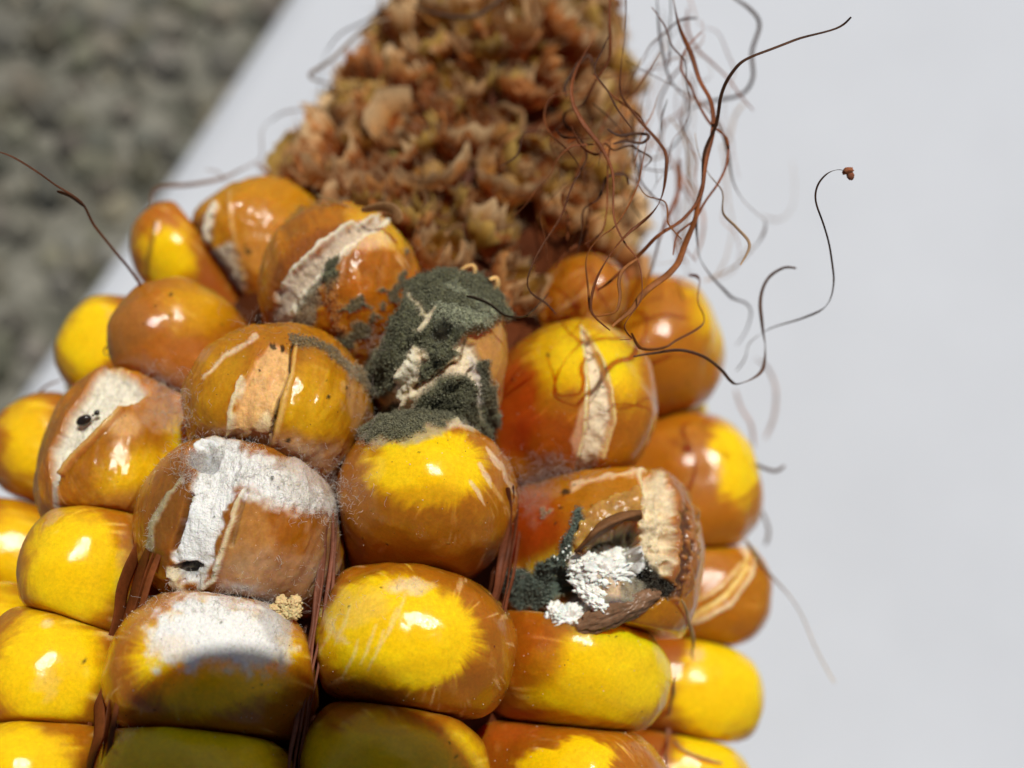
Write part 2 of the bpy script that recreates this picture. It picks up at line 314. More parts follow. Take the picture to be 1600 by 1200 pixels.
         L('pol', [(70, 720), (80, 670), (120, 610), (160, 570), (180, 560), (165, 600), (125, 650), (90, 700), (85, 760)], (.36, .13, .02), .9, .7, .01, 6, 3),
         L('pol', [(82, 702), (116, 636), (150, 590), (172, 570), (215, 590), (232, 615), (205, 628), (185, 636), (165, 655), (130, 690), (100, 720), (88, 760), (80, 740)], (.84, .78, .62), 1, .08, -.06, 4, 4, 12, .2, 'w', rough=.015),
         L('str', [(92, 735, 3), (120, 700, 3), (155, 665, 3), (185, 632, 3)], (.20, .08, .02), .9, .6, -.02, 3, 2), L('str', [(98, 738, 4), (125, 706, 4), (160, 671, 4), (188, 640, 4)], (.60, .30, .1), .8, .7, .035, 3, 2),
         L('ell', (195, 665, 26, 20), (.80, .52, .24), .5, .7, 0, 18), L('ell', (185, 705, 14, 20), (.82, .6, .4), .5, .5, 0, 8, 8), haze_w((260, 635, 45, 35), .7, 20), L('str', [(86, 740, 5), (88, 790, 5), (110, 810, 4)], (.38, .38, .34), .7, .1, 0, 5, 4)],
'L2_2': [cap(118, 885, 75, 85, 0, 1, 26), haze_w((80, 805, 14, 26), .6, 8), haze_w((200, 880, 20, 60), .35, 20)],
'L2_3': [cap(75, 1045, 85, 85, 0, 1, 26), haze_w((70, 1070, 22, 20), .35, 12), L('ell', (75, 975, 10, 6), (.8, .65, .5), .4, .5, 0, 6)] + specks((131, 1033, 4, 0)),
'L2_4': [cap(30, 1190, 90, 60, 0, 1, 20)],
'L3_m': [cap(262, 400, 40, 48, 0, 1, 20), L('str', [(228, 430, 3), (235, 380, 4), (243, 345, 3)], BRN, .8, .5, .01, 4, 2)],
'L3_0': [cap(140, 530, 45, 75, 10, 1, 22), haze_w((168, 495, 8, 10), .5, 8)], 'L3_1': [cap(45, 690, 36, 66, 0, .85, 20)], 'L3_2': [cap(20, 860, 46, 66, 0, .9, 24)],
'L3_3': [cap(0, 1000, 46, 80, 0, 1, 24)], 'L3_4': [cap(-10, 1150, 46, 80, 0, 1, 24)],
'R1_0': [L('ell', (900, 620, 150, 150), (.58, .19, .001), .8, None, 0, 30), cap(900, 560, 60, 52, 0, .9, 34), cap(960, 570, 30, 50, -20, .9, 30), L('ell', (800, 640, 36, 80), RED, .75, None, 0, 26, 12), L('ell', (860, 690, 60, 40), RED, .5, None, 0, 26, 12),
         L('str', [(911, 515, 2), (925, 560, 9), (938, 610, 15), (938, 660, 18), (922, 710, 16), (912, 740, 14)], (.84, .68, .46), 1, .05, -.04, 3, 2, 16, .25, 'x', rough=.03),
         L('str', [(908, 512, 2), (915, 560, 3), (917, 620, 3), (914, 680, 4), (905, 715, 4)], (.76, .56, .30), .9, .6, .014, 2.5, 1.5, 16, .2),
         L('pol', [(890, 690), (905, 640), (916, 620), (914, 700), (900, 720)], (.78, .58, .36), .5, .7, .005, 8, 3),
         L('str', [(914, 516, 2), (940, 560, 3), (955, 610, 3.5), (958, 660, 4), (942, 715, 3)], (.74, .48, .22), .9, .6, .014, 2.5, 1.5, 16, .2)] +
        specks((910, 516, 2.5, 0), (917, 529, 3, 0), (931, 572, 2, 0), (944, 602, 3, 0), (1032, 620, 2, 0), (857, 555, 3.5, 40), (802, 593, 3, 0)),
'R1_1': [L('ell', (930, 830, 190, 170), (.52, .19, .003), .9, .9, 0, 30), L('ell', (820, 815, 60, 62), RED, .8, .9, 0, 60, 16), L('ell', (870, 880, 60, 24, -20), (.8, .5, .03), .7, None, 0, 20),
         L('pol', [(1005, 740), (1045, 735), (1085, 800), (1085, 900), (1060, 940), (1035, 930), (1050, 860), (1045, 790)], (.34, .13, .035), 1, .8, .03, 8, 6, 20, .45, rough=.015),
         L('str', [(1062, 800, 4), (1070, 850, 6), (1066, 900, 7), (1050, 930, 6)], (.07, .03, .02), .85, .6, -.02, 8, 12, 20, .4),
         L('pol', [(1000, 745), (1035, 745), (1050, 790), (1050, 870), (1035, 920), (990, 905), (1000, 850), (1003, 800)], (.80, .64, .41), 1, .05, -.03, 6, 8, 24, .4, 'x', rough=.085),
         L('pol', [(905, 870), (930, 845), (960, 825), (1000, 815), (1005, 850), (995, 900), (960, 900), (930, 880), (900, 890)], (.50, .45, .33), 1, .25, -.22, 8, 9, 20, .4, rough=.06),
         L('pol', [(893, 868), (920, 872), (960, 850), (1000, 855), (1015, 885), (990, 905), (950, 900), (925, 915), (905, 905)], WHT, 1, .02, .02, 6, 5, 12, .08, 'x', rough=.07),
         L('pol', [(925, 885), (960, 900), (985, 935), (960, 940), (930, 915)], (.82, .56, .36), .9, .3, .01, 6, 6, 12, .3, rough=.03),
         L('pol', [(880, 890), (905, 900), (925, 930), (900, 960), (870, 950), (865, 915)], (.46, .42, .26), 1, .4, -.18, 8, 9, 20, .4, rough=.06),
         L('pol', [(905, 937), (935, 925), (950, 935), (930, 965), (905, 990), (880, 985), (862, 955), (880, 950)], (.78, .74, .64), 1, .05, .02, 5, 5, 12, .2, 'x', rough=.05),
         L('pol', [(950, 930), (1000, 935), (985, 965), (930, 990), (905, 996), (925, 965)], (.30, .24, .20), 1, .6, .02, 6, 3, 10, .3),
         L('pol', [(1005, 870), (1030, 890), (1055, 920), (1040, 940), (1005, 940), (985, 910), (1000, 900)], DRK, 1, .05, -.02, 8, 7, 14, .4, 'g', rough=.04),
         L('pol', [(975, 900), (1005, 905), (1010, 940), (990, 955), (970, 930)], (.30, .26, .18), .9, .1, .01, 8, 7, 14, .4, 'w', rough=.03),
         L('str', [(906, 800, 8), (900, 830, 10), (885, 860, 11), (880, 885, 14), (850, 890, 16), (845, 925, 26), (800, 905, 20), (815, 930, 22)], (.095, .12, .095), 1, 0, .014, 6, 7, 12, .4, 'g', rough=.06),
         L('pol', [(915, 800), (950, 775), (1000, 765), (1005, 800), (985, 812), (950, 818), (925, 840), (905, 860), (900, 850)], (.40, .21, .05), .95, .7, .03, 5, 7, 20, .45, rough=.03),
         L('str', [(1000, 738, 4), (1003, 770, 3), (1004, 800, 3)], (.72, .56, .34), .9, .4, .014, 3, 3), L('str', [(895, 760, 3), (950, 745, 3), (1000, 738, 4)], (.78, .62, .42), .6, .4, .01, 6, 5, 14, .3),
         haze_w((835, 770, 30, 40), .5, 20), L('str', [(858, 795, 3), (850, 800, 4), (846, 812, 3)], GRNL, .7, .1, .008, 3, 8, 30, .4, 'g')] +
        specks((884, 769, 8, -15), (876, 793, 4, 0), (868, 817, 2, 0), (1014, 738, 2, 0), (925, 790, 2, 0), (898, 759, 2, 0), (1010, 790, 2, 0), (938, 787, 2, 60)),
'R1_2': [cap(945, 1058, 120, 78, -12, 1, 24), L('ell', (1000, 1010, 60, 60), YEL, .9, None, 0, 30), L('ell', (820, 1020, 60, 60), (.54, .13, .001), .7, None, 0, 40), L('ell', (1000, 970, 10, 8), PINK, .6, .5, 0, 5)] + specks((915, 1010, 2, 0), (962, 995, 2, 0), (952, 994, 1.6, 0)),
'R1_3': [cap(880, 1200, 80, 40, -15, 1, 8), L('ell', (790, 1120, 60, 40), (.6, .12, .01), .7, None, 0, 30)],
'R2_m': [L('ell', (1060, 545, 110, 130), (.60, .21, .001), .8, None, 0, 30), cap(1115, 490, 26, 60, -20, .7, 26)] + specks((1035, 470, 3, 0), (1052, 588, 2, 0), (1076, 601, 2.5, 0), (1050, 634, 2.5, 0)),
'R2_0': [L('ell', (1090, 760, 110, 110), (.60, .21, .001), .7, None, 0, 30), cap(1150, 722, 40, 62, -12, 1, 18)],
'R2_1': [L('ell', (1120, 900, 90, 90), (.60, .22, .001), .7, None, 0, 30), L('str', [(1170, 850, 3), (1165, 890, 4), (1135, 930, 4), (1080, 965, 3)], (.84, .64, .2), .95, .5, -.02, 3, 2),
         L('str', [(1160, 880, 2), (1130, 915, 3), (1090, 938, 2)], (.84, .66, .34), .8, .5, .02, 3, 2), L('str', [(1178, 860, 2), (1172, 900, 3), (1140, 945, 3), (1080, 975, 3)], (.8, .6, .36), .9, .5, .025, 3, 2), L('ell', (1165, 855, 10, 12), (.85, .6, .36), .8, .5, 0, 6)],
'R2_2': [cap(1125, 1075, 75, 80, 0, 1, 24), L('ell', (1090, 1025, 14, 10), (.8, .5, .36), .4, .5, 0, 8)], 'R2_3': [cap(1110, 1200, 60, 60, 0, 1, 20)], 
'R3_0': [], 'R3_1': [], 'R1_m': [],
}
# key: pixel of the body's centre, half width, half height, half depth (cm), turn in the plane, tilt to the tip, radial offset
KS = {
'C0': (690, 580, .345, 0.43, .52, -6, 8, .0), 'C1': (664, 784, .47, 0.41, .57, 0, 10, 0), 'C2': (644, 1006, 0.505, .395, .57, 0, 0, 0), 'C3': (612, 1210, .47, .37, .56, 0, 0, 0),
'L1_0': (537, 470, 0.455, 0.47, .56, -32, 8, 0), 'L1_1': (442, 650, 0.465, 0.455, .54, -8, 6, 0), 'L1_2': (382, 832, .52, .47, .58, -8, 0, -.02), 'L1_3': (340, 1056, .50, 0.41, .57, 0, 0, 0), 'L1_4': (312, 1245, .49, .38, .56, 0, 0, 0),
'L2_m': (408, 398, 0.47, 0.44, .55, -26, 6, .05), 'L2_0': (296, 556, 0.325, .37, .52, -10, 4, 0), 'L2_1': (214, 738, .43, 0.6, .56, -20, 0, 0), 'L2_2': (186, 912, 0.35, .41, .57, -8, 0, 0), 'L2_3': (122, 1070, .42, .44, .58, -8, 0, 0), 'L2_4': (90, 1235, .42, .39, .56, -8, 0, 0),
'L3_m': (292, 420, 0.26, 0.27, .50, -20, 4, .05), 'L3_0': (212, 574, .34, .37, .53, -10, 0, 0), 'L3_1': (122, 718, .36, .38, .55, -8, 0, 0), 'L3_2': (62, 885, .38, .36, .56, -8, 0, 0), 'L3_3': (30, 1025, .38, .36, .56, -5, 0, 0), 'L3_4': (-8, 1160, .38, .35, .56, -5, 0, 0),
'R1_m': (905, 488, 0.24, .30, .42, 10, 6, 0.08), 'R1_0': (886, 644, .42, .50, .57, 4, 8, 0), 'R1_1': (912, 878, 0.48, 0.56, .58, -18, -3, -0.15), 'R1_2': (896, 1044, 0.53, 0.37, .57, 6, 0, 0.05), 'R1_3': (888, 1230, .48, .38, .56, 3, 0, 0),
'R2_m': (1002, 560, 0.5, .44, .57, 12, 6, 0), 'R2_0': (1054, 764, .42, .49, .57, 4, 2, 0), 'R2_1': (1076, 925, .39, .38, .56, 4, 0, .03), 'R2_2': (1064, 1078, .39, .35, .56, 2, 0, .04), 'R2_3': (1046, 1225, .38, .35, .56, 2, 0, .06),
}
KER = []
def frame(C, rot, tilt):
    s, r = axial(C); rad = nrm(r); sl = (rout(s + .15) - rout(s - .15)) / .3
    N = nrm(rad - AX * sl * .8); N = nrm(N * math.cos(math.radians(tilt)) + AX * math.sin(math.radians(tilt)))
    T = nrm(AX - N * (AX @ N)); B = np.cross(T, N); a = math.radians(rot)
    # rot > 0 turns the long side clockwise in the picture
    B2 = B * math.cos(a) - T * math.sin(a); T2 = B * math.sin(a) + T * math.cos(a)
    return B2, T2, N
for k, (u, v, a, b, c, rot, tilt, ro) in KS.items():
    C = hit(u, v, c - ro * 0 + .0) ; s, r = axial(C)
    C = C - nrm(r) * ro
    B, T, N = frame(C, rot, tilt); KER.append(dict(key=k, C=C, a=a, b=b, c=c, F=(B, T, N), hero=True))
# the rest of the ear: rows round the back and below the frame
hero_sT = np.array([k['C'] for k in KER])
nrow = 16
for i in range(nrow):
    th = (i + .15) / nrow * 2 * math.pi
    dr = sd0 * math.cos(th) + up0 * math.sin(th)
    for j in range(11):
        s = 1.02 - j * .66 + (i % 2) * .2
        C = A0 + AX * s + dr * (rout(s) - .56)
        if np.min(np.linalg.norm(hero_sT - C, axis=1)) < .60: continue
        uu, vv = proj(C)
        B, T, N = frame(C, random.uniform(-4, 4), 2)
        if N @ nrm(-C) > .12 and vv < 1190: continue
        KER.append(dict(key=None, C=C, a=.44 + random.uniform(-.02, .02), b=.36, c=.56, F=(B, T, N), hero=False))
CC = np.array([k['C'] for k in KER])

def kernel_grid(nr, nf, k, seed):
    psi = np.linspace(0, .74 * math.pi, nr); phi = np.linspace(0, 2 * math.pi, nf, endpoint=False)
    P, Q = np.meshgrid(psi, phi, indexing='ij'); P = P.ravel(); Q = Q.ravel()
    sp = lambda x, e: np.sign(x) * np.abs(x) ** e
    rr = np.sin(P) ** .93; rr = np.where(P > math.pi / 2, 1 - (1 - np.sin(P)) * .55, rr)
    x = k['a'] * 1.03 * rr * sp(np.cos(Q), .90); y = k['b'] * 1.03 * rr * sp(np.sin(Q), .90)
    z = k['c'] * sp(np.cos(P), .92)
    z = np.where(P > math.pi / 2, -k['c'] * 1.25 * (-np.cos(P)), z)
    V = np.c_[x, y, z]
    V += ((fbm(V + seed * 3.1, 2.2, seed, 3) - .5) * .10)[:, None] * nrm(V)
    V[:, 2] -= .018 * np.exp(-((x / (k['a'] * .55)) ** 2 + (y / (k['b'] * .5)) ** 2)) * (z > 0)
    i = np.arange(nr - 1)[:, None] * nf; j = np.arange(nf)[None, :]
    F = np.stack([i + j, i + nf + j, i + nf + (j + 1) % nf, i + (j + 1) % nf], -1).reshape(-1, 4)
    return V, F
def press(i, P):
    """flatten the sides where a kernel is squeezed against its neighbours"""
    ki = KER[i]; Bi, Ti, Ni = ki['F']; d = np.linalg.norm(CC - ki['C'], axis=1)
    for j in np.where((d > 0) & (d < 1.15))[0]:
        kj = KER[j]; D = kj['C'] - ki['C']; Na = nrm(Ni + kj['F'][2]); D = D - Na * (D @ Na); dist = np.linalg.norm(D); D = D / (dist + 1e-9)
        if dist < .12: continue
        e = lambda kk: 1 / math.sqrt(((D @ kk['F'][0]) / kk['a']) ** 2 + ((D @ kk['F'][1]) / kk['b']) ** 2 + 1e-3)
        ei, ej = e(ki), e(kj); m = dist * ei / (ei + ej)
        q = (P - ki['C']) @ D - m + .001; kk = .018
        q2 = -kk * np.logaddexp(0, -q / kk)
        P = P + np.outer(q2 - q, D)
    return P
def grid_normals(P, nr, nf):
    G = P.reshape(nr, nf, 3); dr = np.gradient(G, axis=0); df = np.roll(G, -1, 1) - np.roll(G, 1, 1)
    n = np.cross(dr, df); n = nrm(n); n[0] = nrm(n[1].mean(0)); n = n.reshape(-1, 3)
    return n

def hairs(P, N, Cc, n_seg=4, r=.0016, ln=(.03, .09), curl=.5):
    """thin three sided threads growing at points P"""
    n = len(P); d = nrm(N + rng.normal(0, curl, (n, 3))); l = rng.uniform(*ln, n)
    pts = [P]; cur = P; dd = d
    for k in range(n_seg):
        dd = nrm(dd + rng.normal(0, .45, (n, 3))); cur = cur + dd * (l / n_seg)[:, None]; pts.append(cur)
    s = nrm(np.cross(d, rng.normal(0, 1, (n, 3)))); t = nrm(np.cross(d, s))
    V = []; C = []
    for k, p in enumerate(pts):
        w_ = r * (1 - .6 * k / n_seg)
        for a in (0, 2.094, 4.189): V.append(p + (s * math.cos(a) + t * math.sin(a)) * w_); C.append(Cc)
    V = np.stack(V, 1).reshape(-1, 3); C = np.stack(C, 1).reshape(-1, 3); m = (n_seg + 1) * 3
    f = []
    for k in range(n_seg):
        for a in range(3): f.append([k * 3 + a, k * 3 + (a + 1) % 3, k * 3 + 3 + (a + 1) % 3, k * 3 + 3 + a])
    F = (np.arange(n)[:, None, None] * m + np.array(f)[None]).reshape(-1, 4)
    return V, F, C
OCT = np.array([[1, 0, 0], [-1, 0, 0], [0, 1, 0], [0, -1, 0], [0, 0, 1], [0, 0, -1]], float)
OCF = np.array([[0, 2, 4], [2, 1, 4], [1, 3, 4], [3, 0, 4], [2, 0, 5], [1, 2, 5], [3, 1, 5], [0, 3, 5]])
def grains(P, R, Cc):
    n = len(P); V = (OCT[None] * (1 + rng.uniform(-.35, .35, (n, 6, 1))) * R[:, None, None] + P[:, None]).reshape(-1, 3)
    F = (np.arange(n)[:, None, None] * 6 + OCF[None]).reshape(-1, 3)
    return V, F, np.repeat(Cc, 6, 0)

DEF = [((.72, .42, .02), .6), ((.7, .28, .012), .5)]
GEN = {}
for i, k in enumerate(KER):
    key = k['key']; seed = i * 7 + 3
    B, T, N = k['F']; KM = np.eye(4); KM[:3, 0] = B; KM[:3, 1] = T; KM[:3, 2] = N; KM[:3, 3] = k['C']
    if not k['hero']:
        vi = i % 4
        if vi not in GEN:
            V, F = kernel_grid(22, 36, dict(a=.44, b=.335, c=.56), seed)
            zz = sst((V[:, 2] / .56 - .25) * 2.2)[:, None]
            col = AMB * (1 - zz) + YEL * zz * (1 - .05 * vi)
            GEN[vi] = mesh('kernel', V, F, M_KER, attrs=dict(col=col, wax=np.ones(len(V))))
        link('kernel', GEN[vi], ear, EMi @ KM); continue
    big = key[:2] in ('C0', 'C1', 'C2', 'L1', 'R1') or key in ('L2_1', 'L2_m')
    nr, nf = (150, 240) if big else (80, 130)
    V, F = kernel_grid(nr, nf, k, seed)
    P = k['C'] + V @ np.array([B, T, N]); P = press(i, P); nor = grid_normals(P, nr, nf)
    if (nor[:50] @ N).mean() < 0: nor = -nor
    u, v = proj(P); n = len(P)
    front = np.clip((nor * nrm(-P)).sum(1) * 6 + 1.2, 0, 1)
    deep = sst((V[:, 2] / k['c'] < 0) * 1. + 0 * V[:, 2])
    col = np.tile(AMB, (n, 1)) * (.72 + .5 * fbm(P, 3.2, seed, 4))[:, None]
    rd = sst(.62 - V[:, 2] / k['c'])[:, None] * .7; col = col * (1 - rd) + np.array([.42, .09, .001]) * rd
    wax = np.ones(n); disp = (fbm(P, 9, seed + 5, 3) - .5) * .010; wg = np.zeros(n); ww = np.zeros(n)
    # fine dull scuffs on every skin
    sc_ = sst((fbm(P * np.array([1, .45, 1]), 26, seed + 9, 3) - .60) * 7)[:, None] * .22
    col = col * (1 - sc_) + np.array([.58, .34, .09]) * sc_; wax -= sc_[:, 0] * .5
    # fibres of the skin run outwards from the crown
    ps = np.repeat(np.linspace(0, .74 * math.pi, nr), nf); ph = np.tile(np.linspace(0, 2 * math.pi, nf, endpoint=False), nr)
    def polar(fp, fs, sd_, o=3): return fbm(np.c_[np.cos(ph) * fp, np.sin(ph) * fp, ps * fs], 1., sd_, o)
    stk = polar(11, 2.2, seed + 500); st2 = polar(26, 3.0, seed + 510, 2)
    m_ = sst((stk - .60) * 9) * sst((st2 - .45) * 5) * sst((ps - .35) * 3) * sst((1.75 - ps) * 3) * front
    col = col * (1 - m_[:, None] * .5) + np.array([.74, .52, .24]) * m_[:, None] * .5; wax -= m_ * .35
    if key in ('L1_2', 'L2_m', 'L1_0', 'L2_1', 'L1_1'):
        wr = fbm(V * np.array([1, .22, 1]), 17, seed + 520, 4) - .5; disp += wr * .030; col = col * (1 + wr * .9)[:, None]
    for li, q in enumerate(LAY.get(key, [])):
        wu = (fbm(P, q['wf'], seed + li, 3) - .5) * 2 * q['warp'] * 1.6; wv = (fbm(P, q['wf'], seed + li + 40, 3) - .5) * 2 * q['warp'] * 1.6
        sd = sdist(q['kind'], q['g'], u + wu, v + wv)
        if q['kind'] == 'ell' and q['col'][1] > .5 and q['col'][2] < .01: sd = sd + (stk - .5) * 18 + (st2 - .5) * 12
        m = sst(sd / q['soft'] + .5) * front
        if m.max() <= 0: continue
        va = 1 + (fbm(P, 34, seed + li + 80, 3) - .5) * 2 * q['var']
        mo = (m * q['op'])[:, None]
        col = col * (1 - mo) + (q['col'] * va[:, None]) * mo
        if q['wax'] is not None: wax = wax * (1 - mo[:, 0]) + q['wax'] * mo[:, 0]
        disp = disp + m * q['h']
        if q['rough']: disp = disp * 1 + m * q['rough'] * ((fbm(P, 15, seed + li + 120, 4) - .5) * 1.6 + (fbm(P, 45, seed + li + 160, 2) - .5) * .55)
        if q['fz'] == 'g': wg = np.maximum(wg * (1 - m), m * q['op']); ww *= (1 - m)
        elif q['fz'] == 'v': ww = np.maximum(ww * (1 - m), np.clip(m * q['op'] * (1.15 - m), 0, 1) * 1.2); wg *= (1 - m)
        elif q['fz'] == 'w': ww = np.maximum(ww, m * q['op'] * (1 if q['op'] > .8 else .7)); wg *= (1 - m * .8)
        elif q['kind'] != 'ell' or q['op'] > .8: wg *= (1 - m); ww *= (1 - m)
    P = P + nor * disp[:, None]
    nor = grid_normals(P, nr, nf)
    if (nor[:50] @ N).mean() < 0: nor = -nor
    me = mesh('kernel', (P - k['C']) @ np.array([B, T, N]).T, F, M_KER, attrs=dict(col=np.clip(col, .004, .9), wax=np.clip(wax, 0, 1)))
    o = link('kernel', me, ear, EMi @ KM)
    k['P'] = P; k['nor'] = nor; k['o'] = o; k['ww'] = ww; k['wg'] = wg; k['col'] = col
    KI = np.array([B, T, N])
    loc = lambda X: (X - k['C']) @ KI.T
    vis = ((nor * nrm(-P)).sum(1) > -.25)
    # area weights so threads do not crowd the pole
    ring = np.repeat(np.sin(np.linspace(0, .74 * math.pi, nr)) + .01, nf)
    pw = wg * vis * ring
    if pw.sum() > 60:
        cnt = int(min(26000, pw.sum() * 2.6)); idx = rng.choice(n, cnt, p=pw / pw.sum())
        X = P[idx] + rng.normal(0, .004, (cnt, 3)) + nor[idx] * (rng.uniform(0, .016, cnt) * wg[idx])[:, None]
        ed = np.clip(1.2 - wg[idx], 0, 1)[:, None]; cc = col[idx] * rng.uniform(.45, 1.7, (cnt, 1)) * (1 - ed * .5) + np.array([.36, .37, .30]) * ed * .5
        Vh, Fh, Ch = hairs(P[idx[:cnt // 9]], nor[idx[:cnt // 9]], np.array([.34, .34, .26]) * rng.uniform(.4, 1.2, (cnt // 9, 1)), 3, .0010, (.012, .035), .7)
        tag(link('green_mould', mesh('green_mould', loc(Vh), Fh, M_HAIR, True, dict(col=Ch)), o), kind='stuff')
        Vg, Fg, Cg = grains(X, rng.uniform(.0018, .0052, cnt), np.clip(cc, .01, .7))
        tag(link('green_mould', mesh('green_mould', loc(Vg), Fg, M_POW, False, dict(col=Cg)), o), kind='stuff')
    pw = ww * vis * ring
    if pw.sum() > 60:
        cnt = int(min(3500, pw.sum() * .42)); idx = rng.choice(n, cnt, p=pw / pw.sum())
        den = ww[idx][:, None]; cc = np.array([.84, .80, .73]) * rng.uniform(.8, 1.05, (cnt, 1))
        Vh, Fh, Ch = hairs(P[idx], nor[idx], cc, r=.0009, ln=(.012, .045), curl=.9)
        tag(link('white_mycelium', mesh('white_mycelium', loc(Vh), Fh, M_HAIR, True, dict(col=Ch)), o), kind='stuff')
    # dust: small pale and dark grains that lie on the skin
    if big:
        pw = vis * ring * (.2 + sst((fbm(P, 4, seed + 300, 2) - .45) * 5)); cnt = 150; idx = rng.choice(n, cnt, p=pw / pw.sum())
        cc = np.where(rng.uniform(0, 1, (cnt, 1)) < .6, np.array([[.75, .6, .4]]), np.array([[.06, .04, .03]])) * rng.uniform(.6, 1.1, (cnt, 1))
        Vg, Fg, Cg = grains(P[idx], rng.uniform(.0016, .0042, cnt), cc)
        tag(link('dust', mesh('dust', loc(Vg), Fg, M_POW, False, dict(col=Cg)), o), kind='stuff')
HP = np.concatenate([k['P'][::3] for k in KER if k['hero']]); HU, HV = proj(HP); HD = -HP[:, 2]
HN = np.concatenate([k['nor'][::3] for k in KER if k['hero']])
def surf(u, v, off=0.):
    """point of the kernels' surface seen at a pixel, lifted towards the viewer by off"""
    m = (np.abs(HU - u) < 7) & (np.abs(HV - v) < 7)
    if not m.any(): P = hit(u, v, .15)
    else: P = ray(u, v) * np.percentile(HD[m], 8)
    return P + nrm(-P) * off

# ------------------------------------------------------------ the cob and the chaffy tip
ns, nf = 90, 96
S = np.linspace(-8, 5.3, ns); TH = np.linspace(0, 2 * math.pi, nf, endpoint=False)
Sg, Tg = np.meshgrid(S, TH, indexing='ij'); Sg = Sg.ravel(); Tg = Tg.ravel()
core = np.interp(Sg, [-8, 0, 1.0, 1.5, 2.0, 2.5, 3.2, 4, 4.8, 5.3], [1.75, 1.72, 1.45, 1.2, 1.06, .95, .80, .56, .28, .02])
dirs = np.outer(np.cos(Tg), sd0) + np.outer(np.sin(Tg), up0)
P = A0 + np.outer(Sg, AX) + dirs * core[:, None]; f_ = fbm(P, 5, 11, 4); P = P + dirs * ((f_ - .5) * .12)[:, None]
i_ = np.arange(ns - 1)[:, None] * nf; j_ = np.arange(nf)[None]
F = np.stack([i_ + j_, i_ + (j_ + 1) % nf, i_ + nf + (j_ + 1) % nf, i_ + nf + j_], -1).reshape(-1, 4)
cc = np.array([.15, .04, .012]) * (.2 + 1.7 * fbm(P, 13, 21, 4))[:, None]
link('cob', mesh('cob', to_ear(P), F, M_CHAFF, attrs=dict(col=cc)), ear)

def glume(w_, h_, lean, th, seed, col, tip, jag):
    na, nt_ = 13, 9; A, Tt = np.meshgrid(np.linspace(-1, 1, na), np.linspace(0, 1, nt_), indexing='ij'); A = A.ravel(); Tt = Tt.ravel()
    edge = 1 - .22 * A ** 2 + jag * (vn(np.c_[A * 4, A * 0, A * 0] + seed, 1.6, seed) - .6); t = Tt * edge
    wd = w_ * np.sin(np.clip(.35 + t * 1.35, 0, 1.7)); an = A * wd / .13
    rad = .085 + .07 * np.sin(t * 2.4) + lean * t
    x = np.sin(an) * rad; y = -np.cos(an) * rad; z = t * h_
    V = np.c_[x, y, z]; V += (fbm(V + seed, 14, seed, 2) - .5)[:, None] * .03
    R = np.array([[math.cos(th), -math.sin(th), 0], [math.sin(th), math.cos(th), 0], [0, 0, 1]]); V = V @ R.T
    tt = sst((Tt - .45) * 1.8)[:, None]; c = np.array(col) * (1 - tt) + np.array(tip) * tt
    i = np.arange(na - 1)[:, None] * nt_; j = np.arange(nt_ - 1)[None]
    F = np.stack([i + j, i + j + 1, i + nt_ + j + 1, i + nt_ + j], -1).reshape(-1, 4)
    return V, F, c * (.75 + .5 * fbm(V + seed, 22, seed, 2))[:, None]
PAL = [((.44, .13, .03), (.70, .42, .18)), ((.52, .22, .05), (.80, .60, .36)), ((.34, .09, .02), (.56, .26, .09)), ((.56, .30, .09), (.88, .74, .50)), ((.44, .27, .05), (.62, .48, .16)), ((.54, .16, .04), (.76, .44, .20))]
PAL = [tuple(tuple(x * k_ for x, k_ in zip(c_, (1.04, .9, .74))) for c_ in p_) for p_ in PAL]
BEAD = [(.48, .22, .05), (.36, .13, .025), (.36, .32, .05), (.60, .36, .12), (.28, .09, .02), (.50, .38, .12)]
SPK = []
for vi in range(12):
    random.seed(vi); Vs, Fs, Cs = [], [], []; o_ = 0
    def addp(V, F, c):
        global o_
        Vs.append(V); Fs.append(F + o_); Cs.append(c); o_ += len(V)
    ng = 7 + vi % 3
    for g in range(ng):
        c, t = PAL[random.randrange(6)]
        addp(*glume(random.uniform(.09, .17), random.uniform(.16, .31), random.uniform(-.02, .10), g / ng * 6.283 + random.uniform(-.4, .4), vi * 10 + g, c, t, random.uniform(.3, .9)))
    nr, nf2 = 9, 14; P1, Q1 = np.meshgrid(np.linspace(0, 2.2, nr), np.linspace(0, 6.283, nf2, endpoint=False), indexing='ij'); P1 = P1.ravel(); Q1 = Q1.ravel()
    br = random.uniform(.05, .095); V = np.c_[np.sin(P1) * np.cos(Q1) * br, np.sin(P1) * np.sin(Q1) * br * .9, np.cos(P1) * br * 1.15 + .10]
    V += ((fbm(V + vi, 12, vi, 2) - .5) * .04)[:, None] * nrm(V)
    i = np.arange(nr - 1)[:, None] * nf2; j = np.arange(nf2)[None]; F = np.stack([i + j, i + nf2 + j, i + nf2 + (j + 1) % nf2, i + (j + 1) % nf2], -1).reshape(-1, 4)
    addp(V, F, np.array(BEAD[vi % 6]) * (.7 + .6 * fbm(V + vi, 16, vi, 3))[:, None])
    Vg = np.concatenate(Vs); Cg_ = np.concatenate(Cs); sel = np.where(Vg[:, 2] > .12)[0]; sel = sel[rng.integers(0, len(sel), 160)]
    Vh, Fh, Ch = hairs(Vg[sel], np.tile([0, 0, 1.], (160, 1)), np.array([.72, .52, .30]) * rng.uniform(.5, 1.15, (160, 1)), 3, .0028, (.03, .09), .6)
    addp(Vh, Fh, Ch)
    SPK.append(mesh('spikelet', np.concatenate(Vs), np.concatenate(Fs), M_CHAFF, attrs=dict(col=np.concatenate(Cs))))
random.seed(5); cntS = 0
rows = []
s = 1.20
